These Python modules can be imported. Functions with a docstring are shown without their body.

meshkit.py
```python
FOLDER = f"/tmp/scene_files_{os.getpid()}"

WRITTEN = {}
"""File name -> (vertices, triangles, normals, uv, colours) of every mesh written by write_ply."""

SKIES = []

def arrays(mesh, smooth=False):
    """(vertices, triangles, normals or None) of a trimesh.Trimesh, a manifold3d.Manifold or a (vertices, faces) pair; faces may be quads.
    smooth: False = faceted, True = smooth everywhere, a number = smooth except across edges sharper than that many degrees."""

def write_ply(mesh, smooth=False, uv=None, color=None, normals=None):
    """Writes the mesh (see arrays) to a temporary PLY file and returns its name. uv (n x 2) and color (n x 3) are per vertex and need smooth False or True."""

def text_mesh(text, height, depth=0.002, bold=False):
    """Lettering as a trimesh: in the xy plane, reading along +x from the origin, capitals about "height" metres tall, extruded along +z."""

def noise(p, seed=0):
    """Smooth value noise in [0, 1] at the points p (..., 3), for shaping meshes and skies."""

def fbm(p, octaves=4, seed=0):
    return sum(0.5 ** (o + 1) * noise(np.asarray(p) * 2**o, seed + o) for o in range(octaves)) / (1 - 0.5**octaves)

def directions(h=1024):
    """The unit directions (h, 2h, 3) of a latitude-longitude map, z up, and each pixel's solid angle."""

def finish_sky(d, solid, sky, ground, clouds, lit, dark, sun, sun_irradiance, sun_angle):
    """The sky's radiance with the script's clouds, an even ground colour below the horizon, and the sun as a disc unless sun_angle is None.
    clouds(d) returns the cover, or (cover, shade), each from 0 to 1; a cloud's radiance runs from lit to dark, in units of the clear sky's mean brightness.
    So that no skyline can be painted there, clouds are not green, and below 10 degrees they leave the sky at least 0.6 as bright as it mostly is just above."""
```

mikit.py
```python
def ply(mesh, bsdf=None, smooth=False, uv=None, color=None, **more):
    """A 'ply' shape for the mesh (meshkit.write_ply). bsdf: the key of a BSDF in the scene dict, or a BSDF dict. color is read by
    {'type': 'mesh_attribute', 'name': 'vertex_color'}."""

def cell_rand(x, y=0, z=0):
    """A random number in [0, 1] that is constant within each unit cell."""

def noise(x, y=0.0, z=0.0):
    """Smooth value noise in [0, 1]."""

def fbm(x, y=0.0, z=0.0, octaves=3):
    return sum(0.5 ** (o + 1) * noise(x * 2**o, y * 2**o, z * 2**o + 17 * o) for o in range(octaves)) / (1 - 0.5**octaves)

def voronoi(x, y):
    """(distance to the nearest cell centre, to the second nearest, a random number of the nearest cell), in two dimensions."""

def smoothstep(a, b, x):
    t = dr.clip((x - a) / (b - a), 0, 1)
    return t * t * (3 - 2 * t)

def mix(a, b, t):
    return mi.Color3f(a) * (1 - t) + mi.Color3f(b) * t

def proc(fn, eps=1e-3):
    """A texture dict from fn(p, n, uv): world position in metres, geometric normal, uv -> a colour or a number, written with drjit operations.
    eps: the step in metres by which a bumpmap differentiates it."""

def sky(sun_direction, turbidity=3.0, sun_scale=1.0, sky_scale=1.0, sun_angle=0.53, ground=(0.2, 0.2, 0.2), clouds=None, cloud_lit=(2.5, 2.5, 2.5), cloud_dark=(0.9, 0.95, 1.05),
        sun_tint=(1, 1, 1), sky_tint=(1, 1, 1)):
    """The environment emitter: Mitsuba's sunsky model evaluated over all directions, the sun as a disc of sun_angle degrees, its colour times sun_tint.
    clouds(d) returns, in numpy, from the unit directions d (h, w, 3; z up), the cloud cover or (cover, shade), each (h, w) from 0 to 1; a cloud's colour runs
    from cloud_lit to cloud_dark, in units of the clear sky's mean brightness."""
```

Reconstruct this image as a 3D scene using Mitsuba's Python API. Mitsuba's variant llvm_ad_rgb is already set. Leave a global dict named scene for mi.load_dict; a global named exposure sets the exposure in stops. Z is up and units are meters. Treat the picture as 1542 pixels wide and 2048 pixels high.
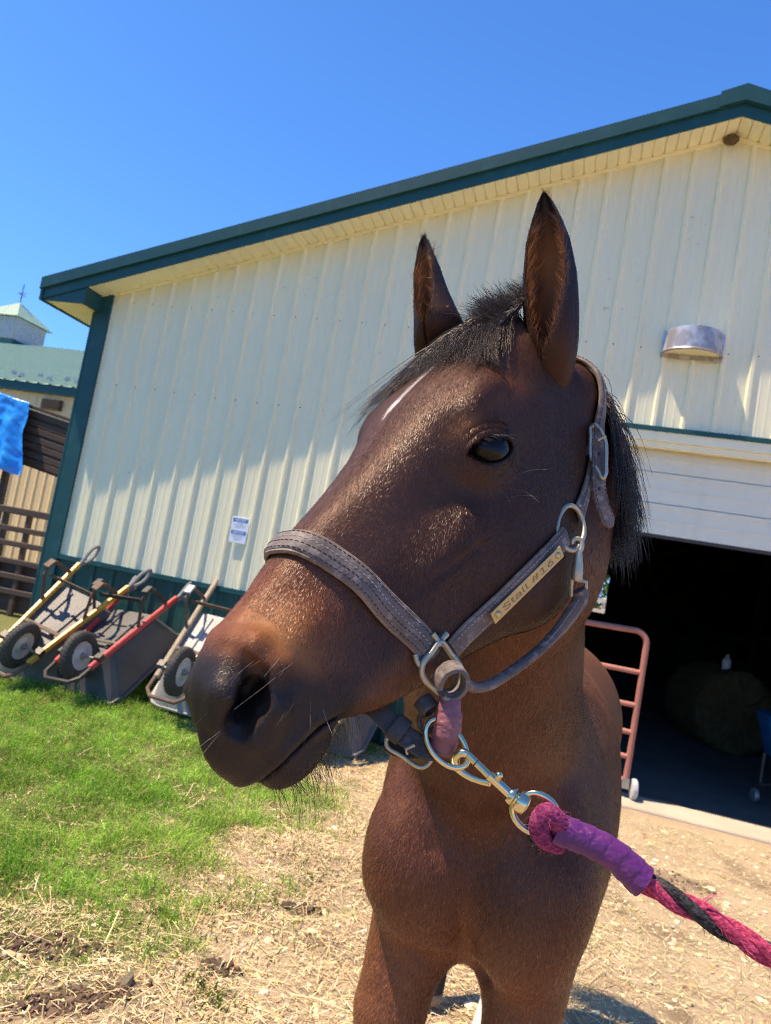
import math, random
import numpy as np, trimesh, drjit as dr, mitsuba as mi
import meshkit, mikit
from scipy.interpolate import CubicSpline, PchipInterpolator
from scipy.ndimage import map_coordinates
from shapely.geometry import Polygon, box as sbox
T = mi.ScalarTransform4f
PI = math.pi
scene, labels = {}, {}

# ---------------------------------------------------------------- camera, sky, exposure
EYE_AT = np.array([0.0, 0.0, 1.53])
FWD = np.array([-0.2677057, 0.9606263, 0.0743696])
UPV = np.array([-0.1511682, -0.1181072, 0.9814269])
scene['camera'] = {'type': 'thinlens', 'fov': 56.733, 'fov_axis': 'x', 'aperture_radius': 0.0011, 'focus_distance': 0.74,
                   'near_clip': 0.05, 'far_clip': 3000.0,
                   'to_world': T().look_at(origin=EYE_AT.tolist(), target=(EYE_AT + FWD).tolist(), up=UPV.tolist())}
SUN = np.array([-0.45, -0.17, 1.0])
scene['sky'] = mikit.sky(SUN, turbidity=2.6, sun_scale=1.4, sun_tint=(1.0, 0.95, 0.86), sky_tint=(0.70, 1.18, 1.78), ground=(0.25, 0.21, 0.15))
exposure = 2.05

# ---------------------------------------------------------------- helpers
rng = np.random.default_rng(7)
cat = trimesh.util.concatenate

def num(key):
    """the key itself, or the key with the next free number"""
    if key not in scene and key not in labels:
        return key
    k = 1
    while f'{key}_{k:03d}' in scene or f'{key}_{k:03d}' in labels:
        k += 1
    return f'{key}_{k:03d}'

def thing(name, label, category, group=None):
    key = num(name)
    labels[key] = {'label': label, 'category': category}
    if group:
        labels[key]['group'] = group
    return key

def put(name, mesh, mat, parent=None, smooth=35, label=None, kind=None, category=None, group=None, **kw):
    key = num(f'{parent}__{name}' if parent else name)
    scene[key] = mikit.ply(mesh, mat, smooth=smooth, **kw)
    d = {k: v for k, v in (('label', label), ('kind', kind), ('category', category), ('group', group)) if v}
    if d:
        labels[key] = d
    return key

def bx(x0, x1, y0, y1, z0, z1):
    m = trimesh.creation.box((x1 - x0, y1 - y0, z1 - z0))
    m.apply_translation(((x0 + x1) / 2, (y0 + y1) / 2, (z0 + z1) / 2))
    return m

def cbox(ext, c=0.004):
    """a box with chamfered edges, centred"""
    e = np.array(ext) / 2
    pts = []
    for s in np.ndindex(2, 2, 2):
        s = np.array(s) * 2 - 1
        for k in range(3):
            q = e - c
            q[k] = e[k]
            pts.append(s * q)
    return trimesh.convex.convex_hull(np.array(pts))

def bar(a, b, w, hgt, up=(0, 0, 1), c=0.003):
    """a chamfered bar from a to b, w wide, hgt high"""
    a, b = np.array(a, float), np.array(b, float)
    d = b - a
    L = np.linalg.norm(d)
    d /= L
    u = np.array(up, float)
    u -= d * (u @ d)
    u /= np.linalg.norm(u)
    m = cbox((L, w, hgt), min(c, w / 3, hgt / 3))
    M = np.eye(4)
    M[:3, 0], M[:3, 1], M[:3, 2], M[:3, 3] = d, np.cross(u, d), u, (a + b) / 2
    m.apply_transform(M)
    return m

def frames(p, closed=False):
    p = np.asarray(p, float)
    t = (np.roll(p, -1, 0) - np.roll(p, 1, 0)) if closed else np.gradient(p, axis=0)
    t /= np.linalg.norm(t, axis=1, keepdims=True) + 1e-12
    a = np.zeros_like(p)
    x = np.cross(t[0], [0, 0, 1.0] if abs(t[0, 2]) < 0.9 else [1.0, 0, 0])
    for i in range(len(p)):
        x = x - t[i] * (x @ t[i])
        x /= np.linalg.norm(x) + 1e-12
        a[i] = x
    return t, a, np.cross(t, a)

def tube(p, r, n=10, closed=False, cap=True):
    """a round tube along a polyline, r one radius or one per point"""
    p = np.asarray(p, float)
    t, a, b = frames(p, closed)
    ang = np.arange(n) * 2 * PI / n
    r = np.broadcast_to(r, (len(p),))[:, None, None]
    v = (p[:, None] + r * (np.cos(ang)[None, :, None] * a[:, None] + np.sin(ang)[None, :, None] * b[:, None])).reshape(-1, 3)
    m = len(p) if closed else len(p) - 1
    i, j = np.meshgrid(np.arange(m), np.arange(n), indexing='ij')
    k = (i + 1) % len(p)
    q = np.stack([i * n + j, i * n + (j + 1) % n, k * n + (j + 1) % n, k * n + j], -1).reshape(-1, 4)
    f = np.vstack([q[:, [0, 1, 2]], q[:, [0, 2, 3]]])
    if cap and not closed:
        s = len(v)
        v = np.vstack([v, p[:1], p[-1:]])
        j = np.arange(n)
        e = (len(p) - 1) * n
        f = np.vstack([f, np.stack([(j + 1) % n, j, j * 0 + s], 1), np.stack([e + j, e + (j + 1) % n, j * 0 + s + 1], 1)])
    return trimesh.Trimesh(v, f[:, ::-1] if False else f, process=False)

def smooth_path(p, n, closed=False):
    p = np.asarray(p, float)
    if closed:
        p = np.vstack([p, p[:1]])
    t = np.r_[0, np.cumsum(np.linalg.norm(np.diff(p, axis=0), axis=1))]
    cs = CubicSpline(t, p, bc_type='periodic' if closed else 'not-a-knot')
    return cs(np.linspace(0, t[-1], n, endpoint=not closed))

def lathe(prof, n=32, at=(0, 0, 0), ax=(0, 0, 1)):
    """profile of (radius, height) turned about ax"""
    m = trimesh.creation.revolve(np.array(prof, float), sections=n)
    m.apply_transform(trimesh.geometry.align_vectors([0, 0, 1], np.array(ax, float) / np.linalg.norm(ax)))
    m.apply_translation(at)
    return m

def prism(poly, y0, y1):
    """a polygon in x, z pushed along y"""
    m = trimesh.creation.extrude_polygon(Polygon(poly), abs(y1 - y0), engine='earcut')
    v = m.vertices.copy()
    m.vertices = np.stack([v[:, 0], max(y0, y1) - v[:, 2], v[:, 1]], 1)
    return m

def xform(m, R, t):
    m = m.copy()
    M = np.eye(4)
    M[:3, :3], M[:3, 3] = R, t
    m.apply_transform(M)
    return m

# ---------------------------------------------------------------- materials
def rgb(*c):
    return {'type': 'rgb', 'value': list(c)}

def mat(name, col, rough=0.5, metal=0.0, spec=0.5, bump=None, **kw):
    """col: a colour or fn(p, n, uv)"""
    c = mikit.proc(col) if callable(col) else rgb(*col)
    b = {'type': 'principled', 'base_color': c, 'roughness': mikit.proc(rough) if callable(rough) else rough, 'metallic': metal, 'specular': spec, **kw}
    if bump:
        b = {'type': 'bumpmap', 'arbitrary': mikit.proc(bump[0], bump[1]), 'scale': 1.0, 'bsdf': b}
    scene[name] = {'type': 'twosided', 'bsdf': b}
    return name

N, FB, SS, MX = mikit.noise, mikit.fbm, mikit.smoothstep, mikit.mix

def siding(base, dirt, seed=0.0):
    def fn(p, n, uv):
        a = FB(p.x * 1.3 + seed, p.y * 1.3, p.z * 0.5, 3)
        streak = SS(0.55, 0.85, FB(p.x * 9, p.y * 9 + seed, p.z * 0.35, 3))
        spot = SS(0.92, 0.97, N(p.x * 34 + seed, p.y * 34, p.z * 34)) * SS(0.60, 0.75, N(p.x * 2.3, p.y * 3, p.z * 2.1))
        low = SS(1.2, 0.0, p.z) * SS(0.3, 0.8, FB(p.x * 5, p.y * 5, p.z * 5, 3))
        c = MX(base, tuple(x * 0.90 for x in base), a)
        c = MX(c, dirt, streak * 0.07 + low * 0.25)
        return MX(c, (0.16, 0.13, 0.09), spot * 0.55)
    return fn
mat('cream_steel', siding((0.82, 0.775, 0.535), (0.42, 0.37, 0.24)), 0.42, spec=0.4)
mat('tan_steel', siding((0.86, 0.59, 0.28), (0.42, 0.30, 0.16), 5.0), 0.5)
mat('soffit_steel', siding((0.88, 0.82, 0.56), (0.46, 0.34, 0.15), 9.0), 0.5)
def painted(base, fade, seed=0.0):
    def fn(p, n, uv):
        a = FB(p.x * 3 + seed, p.y * 3, p.z * 1.2, 4)
        chalk = SS(0.5, 0.8, FB(p.x * 11, p.y * 11 + seed, p.z * 7, 3))
        return MX(MX(base, fade, a), tuple(min(1, x * 1.7 + 0.02) for x in base), chalk * 0.25)
    return fn
mat('green_trim', painted((0.010, 0.060, 0.066), (0.016, 0.075, 0.078)), 0.42, spec=.3)
mat('green_steel', painted((0.010, 0.060, 0.052), (0.018, 0.080, 0.066), 3.0), 0.42, spec=.35)
mat('green_roof', painted((0.17, 0.28, 0.21), (0.21, 0.31, 0.24), 6.0), 0.45)
mat('white_door', siding((0.74, 0.72, 0.58), (0.30, 0.27, 0.20), 2.0), 0.45)
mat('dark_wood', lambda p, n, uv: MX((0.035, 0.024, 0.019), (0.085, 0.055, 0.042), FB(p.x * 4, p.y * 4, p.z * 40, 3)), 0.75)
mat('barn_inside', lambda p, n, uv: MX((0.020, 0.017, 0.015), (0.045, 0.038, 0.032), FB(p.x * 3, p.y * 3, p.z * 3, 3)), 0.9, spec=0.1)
def concrete(p, n, uv):
    a = FB(p.x * 2.5, p.y * 2.5, p.z, 4)
    g = N(p.x * 90, p.y * 90, p.z * 90)
    return MX(MX((0.32, 0.27, 0.21), (0.44, 0.385, 0.31), a), (0.33, 0.27, 0.19), SS(0.6, 0.9, g) * 0.5)
mat('concrete', concrete, 0.85, spec=0.2)
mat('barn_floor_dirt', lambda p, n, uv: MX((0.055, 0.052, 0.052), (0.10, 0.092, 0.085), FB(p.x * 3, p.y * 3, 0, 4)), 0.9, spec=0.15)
mat('zinc', lambda p, n, uv: MX((0.50, 0.51, 0.52), (0.30, 0.31, 0.33), FB(p.x * 30, p.y * 30, p.z * 30, 3)), 0.35, metal=0.9)
mat('steel_tube', (0.30, 0.31, 0.32), 0.4, metal=0.6)
mat('lamp_metal', lambda p, n, uv: MX((0.34, 0.31, 0.31), (0.50, 0.50, 0.53), SS(0.4, 0.6, FB(p.x * 14, p.y * 14, p.z * 9, 3))), 0.45, metal=0.55)
mat('lamp_lens', (0.75, 0.72, 0.50), 0.25)
mat('rubber', lambda p, n, uv: MX((0.030, 0.030, 0.030), (0.085, 0.078, 0.068), FB(p.x * 12, p.y * 12, p.z * 12, 3)), 0.75, spec=0.3)
mat('grip_rubber', (0.16, 0.165, 0.17), 0.6)
mat('yellow_paint', painted((0.60, 0.33, 0.035), (0.50, 0.26, 0.025)), 0.4)
mat('red_paint', painted((0.36, 0.030, 0.035), (0.44, 0.055, 0.055), 2.0), 0.38)
mat('rust_brown', lambda p, n, uv: MX((0.075, 0.045, 0.030), (0.16, 0.10, 0.065), FB(p.x * 20, p.y * 20, p.z * 20, 3)), 0.7)
mat('black_steel', lambda p, n, uv: MX((0.018, 0.017, 0.016), (0.05, 0.042, 0.035), FB(p.x * 16, p.y * 16, p.z * 16, 3)), 0.5)
mat('tray_black', lambda p, n, uv: MX((0.028, 0.030, 0.036), (0.075, 0.075, 0.08), FB(p.x * 6, p.y * 6, p.z * 6, 4)), 0.5)
mat('tray_grey', lambda p, n, uv: MX((0.055, 0.056, 0.062), (0.125, 0.122, 0.12), FB(p.x * 6, p.y * 6, p.z * 6, 4)), 0.55)
mat('tray_pale', lambda p, n, uv: MX((0.17, 0.17, 0.175), (0.34, 0.335, 0.33), FB(p.x * 6, p.y * 6, p.z * 6, 4)), 0.5)
mat('rim_white', lambda p, n, uv: MX((0.52, 0.54, 0.56), (0.34, 0.33, 0.31), FB(p.x * 18, p.y * 18, p.z * 18, 3)), 0.45)
def woodfn(a, b, s):
    return lambda p, n, uv: MX(a, b, FB(p.x * s, p.y * s * 0.6, p.z * s * 0.4, 4))
mat('pale_wood', woodfn((0.30, 0.22, 0.13), (0.46, 0.36, 0.24), 22), 0.65)
mat('grey_wood', woodfn((0.20, 0.16, 0.11), (0.36, 0.30, 0.22), 22), 0.75)
mat('gate_paint', lambda p, n, uv: MX((0.30, 0.105, 0.075), (0.42, 0.19, 0.14), FB(p.x * 10, p.y * 10, p.z * 6, 3)), 0.55)
mat('pipe_brown', lambda p, n, uv: MX((0.030, 0.022, 0.020), (0.058, 0.042, 0.037), FB(p.x * 9, p.y * 9, p.z * 9, 3)), 0.6)
mat('blue_tarp', lambda p, n, uv: MX((0.006, 0.20, 0.68), (0.03, 0.30, 0.82), FB(p.x * 10, p.y * 10, p.z * 10, 3)), 0.28, spec=0.6)
mat('blue_plastic', (0.004, 0.07, 0.20), 0.4)
mat('white_plastic', (0.72, 0.72, 0.70), 0.4)
mat('sign_white', (0.70, 0.76, 0.85), 0.35)
mat('sign_blue', (0.035, 0.12, 0.36), 0.35)
mat('sign_grey', (0.30, 0.33, 0.40), 0.5)
mat('mud_nest', lambda p, n, uv: MX((0.09, 0.065, 0.04), (0.17, 0.12, 0.075), N(p.x * 160, p.y * 160, p.z * 160)), 0.95, spec=0.1)
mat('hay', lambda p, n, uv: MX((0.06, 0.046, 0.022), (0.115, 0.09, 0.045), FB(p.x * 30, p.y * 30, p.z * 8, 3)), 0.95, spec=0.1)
mat('white_fence', (0.72, 0.72, 0.68), 0.5)
# ---------------------------------------------------------------- the ground and what lies under the barn
def ground_h(x, y):
    p = np.stack([x, y, np.zeros_like(x)], -1)
    near = np.clip(1 - np.hypot(x + 1, y - 3) / 14, 0, 1)
    flat = np.clip((5.9 - y) / 0.5, 0, 1) * 0.95 + 0.05
    return (meshkit.fbm(p * 1.7, 4, 3) - 0.5) * 0.05 * near * flat + (meshkit.fbm(p * 9.0, 3, 5) - 0.5) * 0.018 * near * flat - 0.016
def sheet():
    s = np.linspace(-1, 1, 360)
    g = np.sign(s) * (np.abs(s) * 4.5 + 900 * np.abs(s) ** 9)
    X, Y = np.meshgrid(g - 1.0, g + 3.5, indexing='ij')
    v = np.stack([X, Y, ground_h(X, Y)], -1).reshape(-1, 3)
    n = len(s)
    i, j = np.meshgrid(np.arange(n - 1), np.arange(n - 1), indexing='ij')
    k = i * n + j
    return v, np.stack([k, k + n, k + n + 1, k + 1], -1).reshape(-1, 4)
# where the lawn is: 1 on grass, 0 on straw and sand (world x, y)
SOIL = [(-1.62, 2.33, .26, .10, .5), (-1.33, 2.14, .24, .085, .85), (-1.02, 2.55, .10, .06, .2), (.55, 4.75, .5, .22, .1), (-.9, 3.15, .10, .06, .4), (.1, 4.0, .3, .2, .2)]
LAWN = np.array([(-9, 0.4), (-1.9, 2.05), (-1.60, 2.35), (-1.50, 2.75), (-1.32, 3.2), (-1.30, 3.8), (-1.50, 4.4), (-1.75, 5.0), (-1.9, 6.1)])
def lawn_x(y):
    return np.interp(y, LAWN[:, 1], LAWN[:, 0])
def lawn(x, y):
    p = np.stack([x, y, np.zeros_like(x)], -1)
    e = lawn_x(y) + (meshkit.fbm(p * 2.2, 4, 11) - 0.5) * 1.7 + (meshkit.fbm(p * 8, 3, 12) - 0.5) * 0.9
    return np.clip((e - x) / 0.75 + 0.55, 0, 1)
def earth(p, n, uv):
    a = FB(p.x * 1.1, p.y * 1.1, 0, 4)
    b = FB(p.x * 7, p.y * 7, 3, 4)
    c = N(p.x * 60, p.y * 60, 0)
    col = MX((0.245, 0.185, 0.122), (0.35, 0.275, 0.185), b)
    col = MX(col, (0.17, 0.125, 0.085), SS(0.50, 0.72, a) * 0.55 * SS(0.35, 0.65, b))
    col = MX(col, (0.12, 0.083, 0.057), SS(0.62, 0.80, FB(p.x * 3.1 + 4, p.y * 3.1, 7, 4)) * 0.7)
    col = MX(col, (0.42, 0.34, 0.22), SS(0.70, 0.85, c) * 0.4)
    for cx, cy, ra, rb, ro in SOIL:
        u = (p.x - cx) * math.cos(ro) + (p.y - cy) * math.sin(ro)
        w = -(p.x - cx) * math.sin(ro) + (p.y - cy) * math.cos(ro)
        m = 1 - dr.square(u / ra) - dr.square(w / rb) + (b - .5) * 1.4
        col = MX(col, (0.085, 0.056, 0.040), SS(.0, .45, m) * (.9 if cx < -.5 else .45))
    grass = SS(-1.1, -1.9, p.x + (FB(p.x * 2, p.y * 2, 1, 3) - 0.5) * 1.2)
    return MX(col, (0.070, 0.088, 0.024), grass * 0.85)
mat('earth', earth, 0.95, spec=0.1)
gv, gf = sheet()
put('ground', (gv, gf), 'earth', smooth=True, kind='structure')

# ---------------------------------------------------------------- the steel barn
WY = 6.207                      # face of the gable wall
AX, SL = 0.72, 0.316            # ridge, roof slope
def soff(x):                    # where the soffit meets the wall
    return 5.630 - SL * np.abs(x - AX)
barn = thing('barn', 'cream ribbed steel barn with dark green trim and half open door behind the horse', 'barn')
def rib_profile(x0, x1):
    """(x, out) of ribbed sheet steel: a high rib every 0.2286 m, two low ones between"""
    P = 0.2286
    pts = []
    k0 = int(math.floor((x0 + 5.2) / P)) - 1
    for k in range(k0, k0 + int((x1 - x0) / P) + 4):
        c = -5.063 + k * P
        pts += [(c - 0.025, 0.0), (c - 0.011, 0.022), (c + 0.011, 0.022), (c + 0.025, 0.0)]
        for d in (0.082, 0.146):
            pts += [(c + d - 0.011, 0.0), (c + d - 0.004, 0.0016), (c + d + 0.004, 0.0016), (c + d + 0.011, 0.0)]
    pts = [q for q in pts if x0 < q[0] < x1]
    f = lambda x: float(np.interp(x, [q[0] for q in pts], [q[1] for q in pts]))
    return [(x0, f(x0))] + pts + [(x1, f(x1))]
def rib_sheet(x0, x1, zb, zt, proud=0.0, t=0.004):
    """a panel of ribbed steel between zb and zt (numbers or functions of x)"""
    pr = rib_profile(x0, x1)
    fb = zb if callable(zb) else (lambda x: zb)
    ft = zt if callable(zt) else (lambda x: zt)
    rows = []
    for x, o in pr:
        y = WY - proud - o
        rows += [(x, y, fb(x)), (x, y, ft(x)), (x, y + t + o + 0.01, ft(x)), (x, y + t + o + 0.01, fb(x))]
    v = np.array(rows)
    n = len(pr)
    f = []
    for i in range(n - 1):
        a, b = 4 * i, 4 * i + 4
        for k in range(4):
            l = (k + 1) % 4
            f.append((a + k, b + k, b + l, a + l))
    f += [(3, 2, 1, 0), (4 * n - 4, 4 * n - 3, 4 * n - 2, 4 * n - 1)]
    return trimesh.Trimesh(*meshkit.arrays((v, np.array(f)))[:2], process=False)
DL, DR, DH = -1.09, 2.56, 3.03   # the door opening
P4 = 0.9144
edges = [-5.055 + k * P4 for k in range(13)] + [6.50]
for a, b in zip(edges[:-1], edges[1:]):
    lo = 1.062
    cuts = [a] + [c for c in (DL, DR) if a < c < b] + [b]
    ms = []
    for c, d in zip(cuts[:-1], cuts[1:]):
        z0 = DH if DL - 1e-6 <= c and d <= DR + 1e-6 else lo
        xs = [c, d] if not c < AX < d else [c, AX, d]
        for e, g in zip(xs[:-1], xs[1:]):
            ms.append(rib_sheet(e, g, z0, lambda x: float(soff(x)) + 0.02))
    put('wall_panel', cat(ms), 'cream_steel', barn, smooth=False)
for a, b in zip(edges[:-1], edges[1:]):
    for c, d in ((a, min(b, DL)), (max(a, DR), b)):
        if d - c > 0.02:
            put('base_panel', rib_sheet(c, d, 0.02, 1.03), 'green_steel', barn, smooth=False)
for c, d in ((-5.06, DL), (DR, 6.5)):
    put('base_trim', cat([bx(c, d, WY - 0.030, WY + 0.01, 1.026, 1.066), bx(c, d, WY - 0.040, WY - 0.022, 1.022, 1.034)]), 'green_trim', barn, smooth=False)
# corner posts
for x0, x1 in ((-5.225, -5.04), (6.49, 6.67)):
    put('corner_post', cat([bx(x0, x1, WY - 0.034, WY + 0.16, 0.0, float(soff(-5.1)) + 0.06), bx(x0 - 0.012, x0 + 0.01, WY - 0.038, WY + 0.2, 0.0, 3.78)]), 'green_trim', barn, smooth=False)
# the long side wall and the far wall
put('side_wall', bx(-5.215, -5.10, WY + 0.16, 20.0, 0.0, 3.78), 'cream_steel', barn, smooth=False)
put('side_wall', bx(6.54, 6.66, WY + 0.16, 20.0, 0.0, 3.78), 'cream_steel', barn, smooth=False)
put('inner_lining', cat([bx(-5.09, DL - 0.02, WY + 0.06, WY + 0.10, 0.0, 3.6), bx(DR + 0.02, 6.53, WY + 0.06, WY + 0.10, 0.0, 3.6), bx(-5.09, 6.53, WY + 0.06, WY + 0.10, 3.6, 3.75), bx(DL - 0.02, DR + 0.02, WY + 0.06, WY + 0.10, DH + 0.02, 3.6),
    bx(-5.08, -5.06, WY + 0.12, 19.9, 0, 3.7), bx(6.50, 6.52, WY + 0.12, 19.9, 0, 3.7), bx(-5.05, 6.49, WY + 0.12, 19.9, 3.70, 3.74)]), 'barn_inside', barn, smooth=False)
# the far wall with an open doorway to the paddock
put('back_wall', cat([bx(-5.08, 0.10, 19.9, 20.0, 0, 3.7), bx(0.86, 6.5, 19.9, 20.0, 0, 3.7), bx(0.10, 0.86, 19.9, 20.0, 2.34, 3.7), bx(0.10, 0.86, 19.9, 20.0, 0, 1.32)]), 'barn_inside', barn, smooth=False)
# stall fronts inside, in the dark
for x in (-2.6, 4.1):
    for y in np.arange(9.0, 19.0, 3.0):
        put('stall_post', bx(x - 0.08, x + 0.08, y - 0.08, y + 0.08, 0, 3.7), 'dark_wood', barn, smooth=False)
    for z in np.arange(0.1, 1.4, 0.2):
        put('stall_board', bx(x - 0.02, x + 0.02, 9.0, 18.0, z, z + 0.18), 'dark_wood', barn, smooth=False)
# soffit boards under the rake, fascia and roof
OV = 5.90                        # outer face of the fascia
def rake(poly, y0, y1, side):
    """a piece given by (along the slope u from the ridge, v across it) on one side of the ridge"""
    s = side
    c, sn = math.cos(math.atan(SL)), math.sin(math.atan(SL))
    pts = [(AX + s * u * c, 5.630 - u * sn + v) for u, v in poly]
    return prism(pts if s > 0 else pts[::-1], y0, y1)
HALF = 6.375
LS = HALF / math.cos(math.atan(SL))
PB = 0.0965
nb = int(LS * 1.0 / PB)
for side in (-1, 1):
    for k in range(nb):
        u0, u1 = k * PB + 0.003, (k + 1) * PB - 0.003
        if side > 0 and u0 > 3.2:
            continue
        put('soffit_board', rake([(u0, 0.012), (u0 + 0.006, 0.0), (u1 - 0.006, 0.0), (u1, 0.012)], OV + 0.012, WY + 0.01, side), 'soffit_steel', barn, smooth=False)
    if side > 0:
        put('soffit_board', rake([(3.2, 0.012), (3.2, 0.0), (LS - 0.6, 0.0), (LS - 0.6, 0.012)], OV + 0.012, WY + 0.01, side), 'soffit_steel', barn, smooth=False)
    put('soffit_backing', rake([(0, 0.016), (LS, 0.016), (LS, 0.028), (0, 0.028)], OV + 0.012, WY + 0.02, side), 'soffit_steel', barn, smooth=False)
    put('soffit_moulding', rake([(0, -0.028), (LS - 0.72, -0.028), (LS - 0.72, -0.002), (0, -0.002)], WY - 0.034, WY - 0.003, side), 'soffit_steel', barn, smooth=False)
    put('fascia', cat([rake([(0, -0.012), (LS + 0.02, -0.012), (LS + 0.02, 0.092), (0, 0.092)], OV - 0.002, OV + 0.012, side),
                       rake([(0, 0.090), (LS + 0.03, 0.090), (LS + 0.03, 0.215), (0, 0.215)], OV - 0.030, OV + 0.010, side),
                       rake([(0, 0.093), (LS + 0.03, 0.093), (LS + 0.03, 0.102), (0, 0.102)], OV - 0.034, OV - 0.029, side)]), 'green_trim', barn, smooth=False)
    put('roof', rake([(0, 0.165), (LS + 0.02, 0.165), (LS + 0.02, 0.205), (0, 0.205)], OV + 0.014, 20.2, side), 'green_trim', barn, smooth=False)
    put('ridge_cap', rake([(0, 0.214), (0.20, 0.214), (0.20, 0.232), (0, 0.243)], OV - 0.036, 20.2, side), 'green_trim', barn, smooth=False)
    put('ridge_end', rake([(0, 0.10), (0.20, 0.10), (0.20, 0.230), (0, 0.241)], OV - 0.044, OV - 0.036, side), 'green_trim', barn, smooth=False)
# eave return at the left corner: boxed end, soffit and side fascia
ze = 5.630 - SL * HALF
put('eave_box', prism([(-5.650, ze - 0.02), (-5.650, ze + 0.02), (-5.15, float(soff(-5.15)) + 0.02), (-5.15, ze - 0.02)], OV + 0.012, OV + 0.03), 'green_trim', barn, smooth=False)
put('eave_fascia', bx(-5.675, -5.650, OV - 0.02, 20.2, ze - 0.03, ze + 0.19), 'green_trim', barn, smooth=False)
put('eave_soffit', bx(-5.648, -5.21, OV + 0.032, 20.1, ze - 0.012, ze + 0.004), 'soffit_steel', barn, smooth=False)
put('eave_end', cat([bx(-5.165, -5.15, OV + 0.03, WY - 0.03, ze - 0.02, float(soff(-5.15)) + 0.015)]), 'green_trim', barn, smooth=False)
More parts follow.
